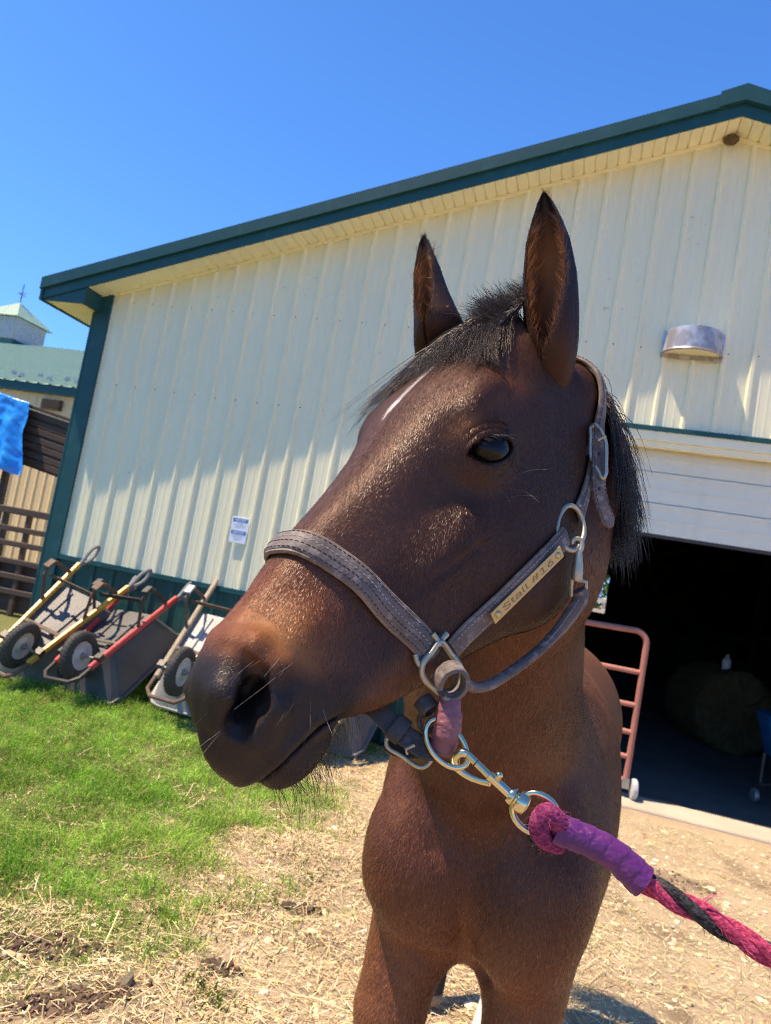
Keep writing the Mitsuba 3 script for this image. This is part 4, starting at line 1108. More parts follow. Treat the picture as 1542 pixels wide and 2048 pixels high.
# the brush of short hair standing up on the poll
n = 620
rl = np.stack([hg.uniform(-.030, .062, n), hg.uniform(-.085, -.02, n), np.full(n, .04)], 1)
P = grow(to_world(rl), local_dirs(np.tile([-.35, -.1, 1.0], (n, 1)), .28), hg.uniform(.014, .036, n), local_dirs(np.tile([-.5, .2, .45], (n, 1)), .3), 5, .2)
S2 = strands(P, np.full(n, .0005), hc_(n))
def merge(*S):
    at, F = 0, []
    for s in S:
        F.append(s[1] + at)
        at += len(s[0])
    return np.vstack([s[0] for s in S]), np.vstack(F), np.vstack([s[2] for s in S])
n = 420
rt = to_world(np.stack([hg.uniform(.020, .072, n), hg.uniform(-.075, .018, n), np.full(n, .05)], 1))
for _ in range(6):
    e = 2e-3
    gn = np.stack([field(rt + v) - field(rt - v) for v in np.eye(3) * e], 1).astype(float)
    gn /= np.linalg.norm(gn, axis=1, keepdims=True) + 1e-9
    rt = rt - gn * np.clip(field(rt), -.02, .02)[:, None]
P = grow(rt, local_dirs(np.tile([-.1, .1, 1.0], (n, 1)), .3), hg.uniform(.026, .060, n), local_dirs(np.tile([-.3, .45, .35], (n, 1)), .3), 6, .25, .004)
S3 = strands(P, np.full(n, .00045), hc_(n))
put_hair('forelock', merge(S1, S2, S3), horse)
put_hair('ear_hair', merge(*EH), horse)
# mane, falling to the near side of the neck
n = 3600
u = hg.random(n) ** .8
CR = np.array([(-.022,1.012,1.825),(-.006,1.05,1.793),(.011,1.099,1.755),(.025,1.158,1.72),(.037,1.226,1.68)])
rt = np.stack([np.interp(u, np.linspace(0, 1, len(CR)), CR[:, k]) for k in range(3)], 1) + hg.normal(size=(n, 3)) * .009
pull = np.tile([.17, -.06, -1.0], (n, 1)) + hg.normal(size=(70, 3))[(u * 69).astype(int)] * .11
L = hg.uniform(.04, .18, n) * (1.05 - .35 * u) * np.array(hg.uniform(.5, 1.1, 70))[(u * 69).astype(int)]
P = grow(rt, np.tile([.5, -.2, -.1], (n, 1)) + hg.normal(size=(n, 3)) * .22, L, pull, 9, .42, .010, .012)
put_hair('mane', merge(strands(P, np.full(n, .0006), hc_(n, (.022, .0185, .0185)))), horse)
# tail
n = 500
rt = np.array([-.06, 2.80, 1.33]) + hg.normal(size=(n, 3)) * .02
P = grow(rt, np.tile([0, .8, .1], (n, 1)) + hg.normal(size=(n, 3)) * .2, hg.uniform(.5, .85, n), np.tile([0, .03, -1.0], (n, 1)), 8, .45)
put_hair('tail', merge(strands(P, np.full(n, .0022), hc_(n))), horse)
# eyelashes and whiskers
n = 60
a = hg.uniform(-.022, .022, n)
hl = .0405 * np.cos(a / .0405) - .026
rl = EYE + a[:, None] * EYX + hl[:, None] * EYB + np.sqrt(np.maximum(.0305 ** 2 - a ** 2 - hl ** 2, 1e-5))[:, None] * EYN
P = grow(to_world(rl), local_dirs(np.tile(EYN + .25 * EYB, (n, 1)), .12), hg.uniform(.010, .017, n), local_dirs(np.tile([.6, -.1, -.75], (n, 1)), .1), 5, .4, 0.0, .02)
put_hair('eyelashes', merge(strands(P, np.full(n, .00028), np.tile([.018, .017, .018], (n, 1)))), horse)
def on_skin(y, d, s):
    """points on the head's side s at (y, d): marched in from outside"""
    x = np.full(len(y), .12)
    for _ in range(40):
        f = head_field(np.stack([x * s, y, d], 1).astype(f32))
        x = x - np.maximum(f, 0) * .8
    return np.stack([x * s, y, d], 1)
yy, dd = hg.uniform(.50, .575, 100), hg.uniform(-.105, -.01, 100)
A = on_skin(yy, dd, hg.choice([-1, -1, 1], 100))
A = A[(np.abs(A[:, 0]) > .012) & (np.abs(A[:, 0]) < .07)]
n = len(A)
out = np.stack([A[:, 0] * 9, (A[:, 1] - .45) * 7, (A[:, 2] + .06) * 8], 1)
P = grow(to_world(A), out @ HM + hg.normal(size=(n, 3)) * .12, hg.uniform(.015, .050, n), out @ HM * .5 + np.array([-.2, -.2, -.35]) + hg.normal(size=(n, 3)) * .3, 7, .22, .0, .02)
W1 = strands(P, np.full(n, .00021), np.tile([.40, .36, .32], (n, 1)) * hg.uniform(.08, 1, (n, 1)) ** 1.3, .3)
yy, dd = hg.uniform(.46, .565, 260), hg.uniform(-.150, -.125, 260)
A = np.stack([hg.uniform(-.026, .026, 260), yy, np.full(260, -.22)], 1)
for _ in range(40):
    f = head_field(A.astype(f32))
    A[:, 2] += np.maximum(f, 0) * .8
n = len(A)
P = grow(to_world(A), np.tile([0, 0, -1.0], (n, 1)) @ HM + hg.normal(size=(n, 3)) * .25, hg.uniform(.015, .062, n), np.tile([.06, -.05, -1.0], (n, 1)) + hg.normal(size=(n, 3)) * .2, 7, .25, .0, .02)
W2 = strands(P, np.full(n, .00025), np.tile([.020, .014, .011], (n, 1)) * hg.uniform(.5, 2, (n, 1)), .3)
yy, dd = hg.uniform(.225, .26, 7), hg.uniform(-.09, -.07, 7)
A = on_skin(yy - .04, dd, np.ones(7))
P = grow(to_world(A), A * 0 @ HM + HX + hg.normal(size=(7, 3)) * .3, hg.uniform(.02, .05, 7), np.tile([.3, -.3, -.8], (7, 1)) + hg.normal(size=(7, 3)) * .3, 6, .2, 0.0)
W3 = strands(P[:4], np.full(4, .00022), np.tile([.16, .14, .13], (4, 1)), .3)
put_hair('whiskers', merge(W1, W2, W3), horse)
# ---------------------------------------------------------------- the halter
def leather(a, b, c):
    def fn(p, n, uv):
        k = FB(p.x * 60, p.y * 60, p.z * 60, 4)
        scuff = SS(0.52, 0.75, FB(p.x * 130, p.y * 130, p.z * 130, 3))
        crack = SS(0.47, 0.5, k) * SS(0.53, 0.5, k)
        return MX(MX(MX(a, b, SS(.3, .7, FB(p.x * 17, p.y * 17, p.z * 17, 3))), c, scuff * .6), (.02, .016, .014), crack * .3)
    return fn
LB = (lambda p, n, uv: FB(p.x * 320, p.y * 320, p.z * 320, 3) * .0006, 4e-4)
mat('leather', leather((.085, .072, .070), (.150, .118, .105), (.26, .215, .20)), .6, spec=.35, bump=LB)
mat('leather_edge', leather((.16, .115, .085), (.24, .18, .14), (.33, .27, .22)), .75, spec=.2, bump=LB)
mat('leather_dark', leather((.022, .019, .018), (.050, .042, .038), (.10, .088, .08)), .5, spec=.4, bump=LB)
mat('thread_dark', (.030, .026, .024), .8)
mat('thread_pale', (.34, .31, .29), .8)
mat('brass', lambda p, n, uv: MX((.62, .47, .22), (.40, .33, .20), FB(p.x * 90, p.y * 90, p.z * 90, 3)), .34, metal=.9)
mat('brass_dull', lambda p, n, uv: MX((.50, .43, .28), (.34, .33, .27), FB(p.x * 120, p.y * 120, p.z * 120, 3)), .42, metal=.75)
mat('plate_brass', lambda p, n, uv: MX((.50, .38, .17), (.38, .30, .16), FB(p.x * 60, p.y * 60, p.z * 60, 4)), .42, metal=.7)
mat('engraving', (.23, .155, .065), .7)
mat('chrome', lambda p, n, uv: MX((.76, .68, .47), (.62, .52, .30), FB(p.x * 60, p.y * 60, p.z * 60, 3)), .16, metal=1.0)
def skin_normal(p):
    e = 2.5e-3
    g = np.stack([field(p + v) - field(p - v) for v in np.eye(3) * e], 1).astype(float)
    return g / (np.linalg.norm(g, axis=1, keepdims=True) + 1e-9)
def on_surface(p, off):
    p = np.array(p, float)
    for _ in range(8):
        p = p + skin_normal(p) * np.clip(off - field(p), -.02, .02)[:, None]
    return p
def ribbon(path, nrm, w, th, n=70, mat_='leather', edge='leather_edge', name='strap', parent=None, end0=1.0, end1=1.0, crown=.0, stitches=None):
    """a strap swept along path, its face along nrm; padded by crown; rows of stitches at the given offsets"""
    path = np.array(path, float)
    t0 = np.r_[0, np.cumsum(np.linalg.norm(np.diff(path, axis=0), axis=1))]
    ts = np.linspace(0, t0[-1], n)
    p = CubicSpline(t0, path)(ts)
    if nrm is None:
        nv = skin_normal(p)
    else:
        nv = CubicSpline(t0, np.broadcast_to(np.array(nrm, float), path.shape))(ts)
    for _ in range(3):
        nv[1:-1] = (nv[:-2] + nv[1:-1] * 2 + nv[2:]) / 4
    tg = np.gradient(p, axis=0)
    tg /= np.linalg.norm(tg, axis=1, keepdims=True)
    nv -= tg * (nv * tg).sum(1, keepdims=True)
    nv /= np.linalg.norm(nv, axis=1, keepdims=True)
    bn = np.cross(tg, nv)
    u = np.array([-1, -.97, -.82, -.45, 0, .45, .82, .97, 1, .97, .5, 0, -.5, -.97])
    v = np.array([0, .34, .5, .5, .5, .5, .5, .34, 0, -.4, -.5, -.5, -.5, -.4])
    v = v + np.where(v > .3, crown * (1 - u ** 2), 0)
    k = len(u)
    s = np.linspace(0, 1, n)
    ww = w * np.minimum(1, np.minimum(end0 + (1 - end0) * s / .06, end1 + (1 - end1) * (1 - s) / .06))
    wv = 1 + .025 * np.sin(s * 37) + .02 * np.sin(s * 91 + 1)
    V = p[:, None] + bn[:, None] * (u[None, :, None] * (ww * wv)[:, None, None] / 2) + nv[:, None] * (v[None, :, None] * th)
    i, j = np.meshgrid(np.arange(n - 1), np.arange(k), indexing='ij')
    q = np.stack([i * k + j, i * k + (j + 1) % k, (i + 1) * k + (j + 1) % k, (i + 1) * k + j], -1).reshape(-1, 4)
    f = np.vstack([q[:, [0, 1, 2]], q[:, [0, 2, 3]]])
    fan = np.array([(0, a, a + 1) for a in range(1, k - 1)])
    f = np.vstack([f, fan[:, ::-1], fan + (n - 1) * k])
    m = trimesh.Trimesh(V.reshape(-1, 3), f, process=False)
    if m.volume < 0:
        m.invert()
    key = put(name, m, mat_, parent, smooth=50)
    jj = np.array([8, 9, 13, 0])
    for a, b in ((7, 9), (13, 1)):      # the raw edges, in their own paler leather
        pass
    for off, mt, ln in (stitches or []):
        L = t0[-1]
        ds = []
        step = .0052
        for c in np.arange(step * 2, L - step * 2, step):
            a, b = c - step * ln / 2, c + step * ln / 2
            pa, pb = [np.array([np.interp(x, ts, (p + bn * (ww * off / 2)[:, None] + nv * (th * (.5 + crown * (1 - off ** 2)) + .0002))[:, d]) for d in range(3)]) for x in (a, b)]
            ds.append(tube([pa, (pa + pb) / 2, pb], .00050, 5))
        put('stitching', cat(ds), mt, key, kind='stuff')
    return key, p, tg, nv, bn
def raw_edge(p, bn, nv, w, th, parent, n=5):
    for s in (-1, 1):
        put('raw_edge', tube(p + bn * s * w * .497 - nv * th * .08, th * .42, 7), 'leather_edge', parent)

halter = thing('halter', 'worn grey brown leather halter with brass fittings on the bay horse', 'halter')
# noseband
NB = np.array([(.054, .382, -.150), (.057, .382, -.129), (.055, .387, -.098), (.053, .392, -.068), (.048, .395, -.041), (.042, .399, -.017), (.033, .404, .004), (.018, .408, .017), (0, .410, .022)])
NB = np.vstack([NB, NB[-2::-1] * [-1, 1, 1]])
pth = on_surface(to_world(NB), .0042)
k_, p_, tg_, nv_, bn_ = ribbon(pth, None, .0245, .0062, 120, name='noseband', parent=halter, crown=.22, stitches=[(-.80, 'thread_dark', .6), (.80, 'thread_dark', .6), (-.22, 'thread_dark', .6), (.25, 'thread_pale', .45)])
raw_edge(p_, bn_, nv_, .0245, .0062, k_)
# cheek strap with its name plate
CK = [(-0.1128, 0.7350, 1.4592), (-0.0926, 0.7521, 1.4863), (-0.0726, 0.7691, 1.5131), (-0.0522, 0.7859, 1.5440), (-0.0316, 0.8152, 1.5767), (-0.0186, 0.8409, 1.6003)]
pth = on_surface(CK, .0040)
k_, p_, tg_, nv_, bn_ = ribbon(pth, None, .0215, .0058, 90, name='cheek_strap', parent=halter, crown=.10, stitches=[(-.74, 'thread_pale', .5), (.74, 'thread_pale', .5)])
raw_edge(p_, bn_, nv_, .0215, .0058, k_)
ia, ib = 25, 74
A_, B_ = p_[ia], p_[ib]
ex = (B_ - A_)
PLL = np.linalg.norm(ex)
ex /= PLL
ez = nv_[ia:ib].mean(0)
ez -= ex * (ez @ ex)
ez /= np.linalg.norm(ez)
ey = np.cross(ez, ex)
flip = 1.0
RP = np.stack([ex, ey, ez], 1)
mid = p_[ia:ib]
hgt = ((mid - A_) @ ez).max()
PO = A_ + ez * (hgt + .0046)
plate = num(halter + '__name_plate')
put('name_plate', xform(cbox((PLL + .008, .0150, .0012), .0004).apply_translation((PLL / 2, 0, 0)), RP, PO), 'plate_brass', halter, smooth=False)
for xx in (.004, PLL - .004):
    put('rivet', xform(lathe([(0, .0022), (.0018, .0021), (.0034, .0014), (.0040, 0), (.0040, -.001), (0, -.001)], 20, (xx, 0, .0006)), RP, PO), 'brass', plate, smooth=60)
tm = meshkit.text_mesh('Stall #16', .0072, .0003)
v = tm.vertices.copy()
v[:, 0] = (v[:, 0] - v[:, 0].min()) / np.ptp(v[:, 0]) * (PLL - .026) + .013
v[:, 1] -= .0036
tm.vertices = v + [0, 0, .0006]
put('lettering', xform(tm, RP, PO), 'engraving', plate, smooth=False, label='engraved words Stall #16 on the brass plate')
# the same strap on the far side of the head
FC = to_head(on_surface(CK, .004)) * [-1, 1, 1]
pth = on_surface(to_world(FC), .0040)
k2_, p2_, tg2_, nv2_, bn2_ = ribbon(pth, None, .0215, .0058, 60, name='cheek_strap', parent=halter, crown=.10)
# brass square where noseband, cheek strap and throat strap meet
SQ = [(-0.1183, 0.7038, 1.4661), (-0.1228, 0.6971, 1.4562), (-0.1280, 0.6902, 1.4454), (-0.1276, 0.6901, 1.4344), (-0.1167, 0.6961, 1.4230), (-0.1047, 0.7063, 1.4151), (-0.0968, 0.7150, 1.4251), (-0.0970, 0.7228, 1.4451), (-0.1081, 0.7167, 1.4563)]
put('square_ring', tube(smooth_path(SQ, 90, True), .0032, 10, True), 'brass_dull', halter, smooth=True)
put('square_ring__knob', cat([tube([(-0.1169, 0.7044, 1.4633), (-0.1216, 0.7027, 1.4689), (-0.1260, 0.7011, 1.4726)], [.0034, .0030, .0036], 10), tube([(-0.1184, 0.7050, 1.4630), (-0.1166, 0.7102, 1.4700), (-0.1144, 0.7136, 1.4748)], [.0034, .0030, .0036], 10), tube([(-0.1273, 0.6910, 1.4377), (-0.1344, 0.6895, 1.4451), (-0.1374, 0.6893, 1.4509)], .0030, 10)]), 'brass_dull', halter, smooth=50)
# rolled leather loop on the square
def band_ring(c, ax, r, w, th, a0=0, a1=2 * PI, n=40, up=(0, 0, 1), ry=1.0):
    ax = np.array(ax, float)
    ax /= np.linalg.norm(ax)
    x = np.cross(up, ax)
    x /= np.linalg.norm(x)
    y = np.cross(ax, x)
    g = np.linspace(a0, a1, n)
    return c + r * np.cos(g)[:, None] * x + r * ry * np.sin(g)[:, None] * y, np.cos(g)[:, None] * x + np.sin(g)[:, None] * y
p, nn_ = band_ring(np.array((-0.0993, 0.6982, 1.4323)), np.array([.50, -.78, -.30]), .0135, .02, .005, -2.2, 3.6, ry=1.15)
ribbon(p, nn_, .0200, .0052, 60, name='leather_loop', parent=halter)
# pink tape on the chin end
def taped(path, r, n=60, folds=5, seed=1, k=20):
    p = smooth_path(path, n)
    t, a, b = frames(p)
    g = np.arange(k) * 2 * PI / k
    s = np.linspace(0, 1, n)[:, None]
    rr = np.interp(np.linspace(0, 1, n), np.linspace(0, 1, len(r)), r)[:, None]
    saw = ((s * folds + g / (2 * PI)) % 1.0)
    rr = rr * (1 + (.05 if folds else 0) * saw + .14 * (meshkit.fbm(np.stack([np.cos(g) * 1.6 + s * 0, np.sin(g) * 1.6 + s * 0, s * 9 + g * 0], -1) * 1.3, 3, seed) - .5))
    v = p[:, None] + rr[..., None] * (np.cos(g)[None, :, None] * a[:, None] + np.sin(g)[None, :, None] * b[:, None])
    i, j = np.meshgrid(np.arange(n - 1), np.arange(k), indexing='ij')
    q = np.stack([i * k + j, i * k + (j + 1) % k, (i + 1) * k + (j + 1) % k, (i + 1) * k + j], -1).reshape(-1, 4)
    f = np.vstack([q[:, [0, 1, 2]], q[:, [0, 2, 3]]])
    s0 = n * k
    j = np.arange(k)
    f = np.vstack([f, np.stack([(j + 1) % k, j, j * 0 + s0], 1), np.stack([(n - 1) * k + j, (n - 1) * k + (j + 1) % k, j * 0 + s0 + 1], 1)])
    return trimesh.Trimesh(np.vstack([v.reshape(-1, 3), p[:1], p[-1:]]), f, process=False)
mat('tape_pink', lambda p, n, uv: MX((.15, .050, .065), (.25, .10, .115), FB(p.x * 90, p.y * 90, p.z * 90, 4)), .5, bump=(lambda p, n, uv: FB(p.x * 260, p.y * 260, p.z * 260, 3) * .0012, 4e-4))
put('pink_tape', taped([(-0.0991, 0.7038, 1.4142), (-0.0971, 0.7013, 1.3995), (-0.0961, 0.7008, 1.3830), (-0.0980, 0.7037, 1.3652)], [.0105, .0130, .0135, .0115], 50, 4, 3), 'tape_pink', halter, smooth=40, label='faded pink tape wound round the chin strap')
# chin strap with its keeper and buckle
cn = np.array([.05, -.80, .42])
ribbon([(-0.1739, 0.6970, 1.3936), (-0.1571, 0.6952, 1.3840), (-0.1401, 0.6954, 1.3747), (-0.1229, 0.6967, 1.3670), (-0.1053, 0.7018, 1.3639)], cn, .0215, .005, 50, 'leather_dark', name='chin_strap', parent=halter)
ribbon([(-0.1525, 0.7057, 1.3582), (-0.1386, 0.7036, 1.3556), (-0.1226, 0.7026, 1.3586), (-0.1044, 0.7054, 1.3605)], cn, .0150, .006, 40, 'leather_dark', name='chin_strap_end', parent=halter)
kc = np.array((-0.1415, 0.6928, 1.3773))
dch = np.array((-0.1229, 0.6967, 1.3670)) - np.array((-0.1571, 0.6952, 1.3840))
p, nn_ = band_ring(kc, dch, .0125, .016, .003, up=cn, ry=.42)
ribbon(p, nn_, .0145, .0026, 50, 'leather_dark', name='keeper', parent=halter)
put('chin_buckle', tube(smooth_path([(-0.1507, 0.6931, 1.3664), (-0.1512, 0.6923, 1.3621), (-0.1357, 0.6931, 1.3536), (-0.1189, 0.6952, 1.3467), (-0.1125, 0.6959, 1.3467), (-0.1065, 0.6989, 1.3570), (-0.1102, 0.6986, 1.3610), (-0.1314, 0.6952, 1.3686)], 70, True), .0022, 8, True), 'brass_dull', halter, smooth=True)
put('chin_buckle__tongue', tube([(-0.1286, 0.6928, 1.3563), (-0.1305, 0.6908, 1.3610), (-0.1227, 0.6915, 1.3666)], .0018, 8), 'brass_dull', halter)
p, nn_ = band_ring(np.array((-0.1199, 0.7020, 1.4030)), np.array([.7, -.3, -.5]), .0085, .014, .004)
ribbon(p, nn_, .0150, .004, 40, 'leather_dark', name='loose_keeper', parent=halter)
put('small_loop', tube(smooth_path([(-0.1237, 0.7017, 1.3935), (-0.1233, 0.7025, 1.3847), (-0.1167, 0.7047, 1.3790), (-0.1104, 0.7062, 1.3821), (-0.1108, 0.7054, 1.3909)], 30), .0028, 8), 'leather_dark', halter, smooth=True)
RG = [(-0.1143, 0.6913, 1.3867), (-0.1131, 0.6892, 1.3769), (-0.1050, 0.6883, 1.3653), (-0.0924, 0.6882, 1.3575), (-0.0793, 0.6899, 1.3557), (-0.0719, 0.6927, 1.3601), (-0.0731, 0.6957, 1.3704), (-0.0794, 0.6974, 1.3800), (-0.0876, 0.6987, 1.3868), (-0.1000, 0.6979, 1.3937), (-0.1102, 0.6951, 1.3928)]
put('chin_ring', tube(smooth_path(RG, 90, True), .0027, 10, True), 'chrome', halter, smooth=True)
# crown piece, buckle, hanging strap end
CP = [(-0.0684, 0.9646, 1.8667), (-0.0455, 0.9673, 1.8473), (-0.0265, 0.9642, 1.8218), (-0.0118, 0.9605, 1.7881), (-0.0042, 0.9548, 1.7537), (-0.0005, 0.9481, 1.7193), (-0.0030, 0.9346, 1.6836), (-0.0074, 0.9097, 1.6535), (-0.0113, 0.8791, 1.6304)]
pth = on_surface(CP, .0050)
k_, p_, tg_, nv_, bn_ = ribbon(pth, None, .0215, .006, 90, name='crown_strap', parent=halter, crown=.15, stitches=[(-.75, 'thread_dark', .6), (.75, 'thread_dark', .6)])
raw_edge(p_, bn_, nv_, .0215, .006, k_)
cn2 = np.array([.62, -.78, .05])
ribbon([(-0.0033, 0.9372, 1.7563), (0.0022, 0.9309, 1.7227), (0.0075, 0.9245, 1.6898), (0.0130, 0.9249, 1.6650), (0.0232, 0.9315, 1.6431), (0.0324, 0.9383, 1.6286)], cn2, .0205, .005, 60, name='strap_end', parent=halter, end1=.35, stitches=[(-.75, 'thread_dark', .6), (.75, 'thread_dark', .6)])
for yy_ in (908, 978):
    c = np.array((0.0041, 0.9272, 1.7170)) if yy_ == 908 else np.array((0.0113, 0.9207, 1.6718))
    put('punch_hole', trimesh.creation.icosphere(2, .0021).apply_transform(trimesh.transformations.scale_matrix(1)).apply_translation(c), 'leather_dark', halter, smooth=True)
BK = [(-0.0113, 0.9312, 1.7505), (-0.0065, 0.9281, 1.7550), (0.0019, 0.9258, 1.7476), (0.0103, 0.9262, 1.7325), (0.0159, 0.9214, 1.6937), (0.0145, 0.9205, 1.6863), (0.0116, 0.9197, 1.6857), (-0.0054, 0.9245, 1.7106)]
BKp = np.array(BK)
BKs = []
for a, b in zip(BKp, np.roll(BKp, -1, 0)):
    BKs += [a + (b - a) * s for s in (.12, .5, .88)]
put('crown_buckle', tube(smooth_path(BKs, 110, True), .0027, 10, True), 'brass_dull', halter, smooth=True)
put('crown_buckle__tongue', tube([(-0.0084, 0.9294, 1.7308), (0.0002, 0.9212, 1.7334), (0.0085, 0.9250, 1.7405)], .0019, 8), 'brass_dull', halter)
ribbon([(-0.0121, 0.9435, 1.7367), (-0.0133, 0.9367, 1.7271), (-0.0071, 0.9359, 1.7192)], cn2, .016, .004, 20, name='buckle_keeper', parent=halter)
# cheek ring, throat snap, throat strap
RC = [(-0.0189, 0.8587, 1.6382), (-0.0271, 0.8467, 1.6289), (-0.0297, 0.8367, 1.6144), (-0.0267, 0.8325, 1.5994), (-0.0183, 0.8357, 1.5878), (-0.0079, 0.8450, 1.5855), (-0.0010, 0.8565, 1.5963), (0.0007, 0.8662, 1.6116), (-0.0044, 0.8699, 1.6268), (-0.0116, 0.8651, 1.6359)]
put('cheek_ring', tube(smooth_path(RC, 80, True), .0031, 10, True), 'brass_dull', halter, smooth=True)
snap = num(halter + '__throat_snap')
put('throat_snap', tube([(-0.0017, 0.8510, 1.5852), (-0.0004, 0.8502, 1.5732), (0.0003, 0.8503, 1.5611), (0.0016, 0.8512, 1.5532)], [.0042, .0058, .0070, .0062], 12), 'brass_dull', halter, smooth=50)
put('hook', tube(smooth_path([(-0.0015, 0.8511, 1.5841), (0.0006, 0.8531, 1.5928), (-0.0021, 0.8539, 1.5994), (-0.0078, 0.8523, 1.5995), (-0.0102, 0.8521, 1.5933)], 30), .0032, 10), 'brass_dull', snap, smooth=60)
put('eye_loop', tube([(-0.0022, 0.8548, 1.5340), (-0.0046, 0.8505, 1.5532), (0.0027, 0.8515, 1.5534), (0.0118, 0.8562, 1.5528), (0.0135, 0.8588, 1.5381), (0.0049, 0.8564, 1.5388)], .0028, 8), 'brass_dull', snap, smooth=30)
TS = [(0.0055, 0.8583, 1.5424), (0.0086, 0.8599, 1.5337), (0.0043, 0.8576, 1.5207), (-0.0042, 0.8525, 1.5030), (-0.0173, 0.8422, 1.4807), (-0.0352, 0.8244, 1.4579), (-0.0572, 0.7992, 1.4357), (-0.0765, 0.7729, 1.4227), (-0.0880, 0.7583, 1.4230), (-0.0950, 0.7463, 1.4311), (-0.1000, 0.7329, 1.4385)]
p = smooth_path(TS, 110)
put('throat_strap', tube(p, np.interp(np.linspace(0, 1, 110), [0, .04, .2, .34, 1], [.0095, .0092, .0080, .0062, .0056]), 14), 'leather', halter, smooth=60)
ds = []
for i in range(6, 38):
    for s in (-1, 1):
        o = np.array([-.62, -.7, .1]) * .0079 + np.array([.0, -.02, 1]) * 0
        t_ = p[i + 1] - p[i]
        sd = np.cross(t_ / np.linalg.norm(t_), FWD)
        rr_ = np.interp(i / 109, [0, .04, .2, .34, 1], [.0095, .0092, .0080, .0062, .0056])
        c = p[i] - FWD * rr_ * .93 + sd * s * rr_ * .45
        ds.append(tube([c, c + t_ * .55], .0005, 5))
put('stitching', cat(ds), 'thread_pale', num(halter + '__throat_strap') if halter + '__throat_strap' not in scene else halter + '__throat_strap', kind='stuff')

# ---------------------------------------------------------------- the lead rope
lead = thing('lead_rope', 'pink and black twisted lead rope wrapped in purple tape, clipped to the halter', 'rope')
clip = num(lead + '__bolt_snap')
put('bolt_snap', tube([(-0.0488, 0.6868, 1.3570), (-0.0427, 0.6867, 1.3539), (-0.0315, 0.6872, 1.3475), (-0.0245, 0.6873, 1.3438)], [.0046, .0042, .0042, .0046], 14), 'chrome', lead, smooth=50)
put('hook', tube(smooth_path([(-0.0470, 0.6900, 1.3498), (-0.0600, 0.6927, 1.3491), (-0.0714, 0.6935, 1.3512), (-0.0800, 0.6938, 1.3560), (-0.0826, 0.6925, 1.3637), (-0.0780, 0.6902, 1.3699), (-0.0717, 0.6898, 1.3701)], 50), np.interp(np.linspace(0, 1, 50), [0, .5, .8, 1], [.0034, .0036, .0046, .0040]), 12), 'chrome', clip, smooth=True)
put('gate_pin', tube([(-0.0723, 0.6897, 1.3705), (-0.0488, 0.6868, 1.3570)], .0036, 12), 'chrome', clip, smooth=50)
put('gate_joint', lathe([(0, -.0006), (.0039, -.0006), (.0039, .0006), (0, .0006)], 16, (-0.0625, 0.6881, 1.3648), np.array((-0.0488, 0.6868, 1.3570)) - np.array((-0.0723, 0.6897, 1.3705))), 'black_steel', clip)
put('thumb_knob', cat([trimesh.creation.icosphere(2, .0036).apply_translation((-0.0393, 0.6766, 1.3617)), tube([(-0.0398, 0.6854, 1.3541), (-0.0393, 0.6766, 1.3617)], .0022, 8)]), 'chrome', clip, smooth=40)
sw = np.array((-0.0148, 0.6872, 1.3400)) - np.array((-0.0245, 0.6873, 1.3438))
put('swivel', cat([lathe([(0, -.011), (.0070, -.011), (.0082, -.0085), (.0082, -.006), (.0060, -.0045), (.0060, -.003), (.0092, -.002), (.0100, .003), (.0092, .007), (.005, .0085), (0, .0085)], 24, (-0.0182, 0.6872, 1.3414), sw)]), 'chrome', clip, smooth=35)
RR = [(-0.0149, 0.6867, 1.3469), (-0.0058, 0.6867, 1.3519), (0.0043, 0.6865, 1.3505), (0.0126, 0.6861, 1.3456), (0.0156, 0.6854, 1.3381), (0.0139, 0.6857, 1.3288), (0.0073, 0.6855, 1.3204), (-0.0021, 0.6852, 1.3180), (-0.0123, 0.6853, 1.3202), (-0.0196, 0.6860, 1.3257), (-0.0232, 0.6865, 1.3331)]
put('swivel_ring', tube(smooth_path(RR, 80, True), .0031, 12, True), 'chrome', clip, smooth=True)
def fibre(a, b):
    def fn(p, n, uv):
        return MX(a, b, SS(.3, .75, FB(p.x * 420, p.y * 260, p.z * 420, 3)))
    return fn
FBMP = (lambda p, n, uv: FB(p.x * 500, p.y * 300, p.z * 500, 3) * .0016, 3e-4)
mat('rope_pink', fibre((.21, .016, .055), (.46, .062, .125)), .8, spec=.2, bump=FBMP)
mat('rope_black', fibre((.008, .008, .009), (.045, .045, .048)), .8, spec=.25, bump=FBMP)
mat('tape_purple', lambda p, n, uv: MX((.045, .008, .095), (.125, .017, .120), FB(p.x * 40, p.y * 40, p.z * 40, 4)), .42, spec=.5, bump=(lambda p, n, uv: FB(p.x * 230, p.y * 230, p.z * 230, 3) * .0014, 4e-4))
# the frayed loop of rope through the ring
lp = smooth_path([(0.0246, 0.6913, 1.3220), (0.0157, 0.6794, 1.3355), (0.0064, 0.6755, 1.3395), (0.0027, 0.6763, 1.3295), (0.0090, 0.6854, 1.3152), (0.0237, 0.6972, 1.3101)], 60)
mat('rope_faded', fibre((.12, .014, .065), (.27, .05, .12)), .85, spec=.15, bump=FBMP)
put('rope_loop', taped(lp, [.0080, .0096, .0098, .0092, .0080], 60, 0, 5), 'rope_faded', lead, smooth=50)
put('rope_loop_inner', taped(smooth_path([(0.0080, 0.6964, 1.3303), (-0.0001, 0.6950, 1.3196), (0.0041, 0.6980, 1.3090), (0.0199, 0.7016, 1.3058)], 40), [.007, .009, .009, .007], 40, 0, 6), 'rope_black', lead, smooth=50)
TP = [(0.0168, 0.6866, 1.3271), (0.0340, 0.6885, 1.3240), (0.0540, 0.6902, 1.3206), (0.0720, 0.6905, 1.3145), (0.0892, 0.6920, 1.3038), (0.0965, 0.6922, 1.2997)]
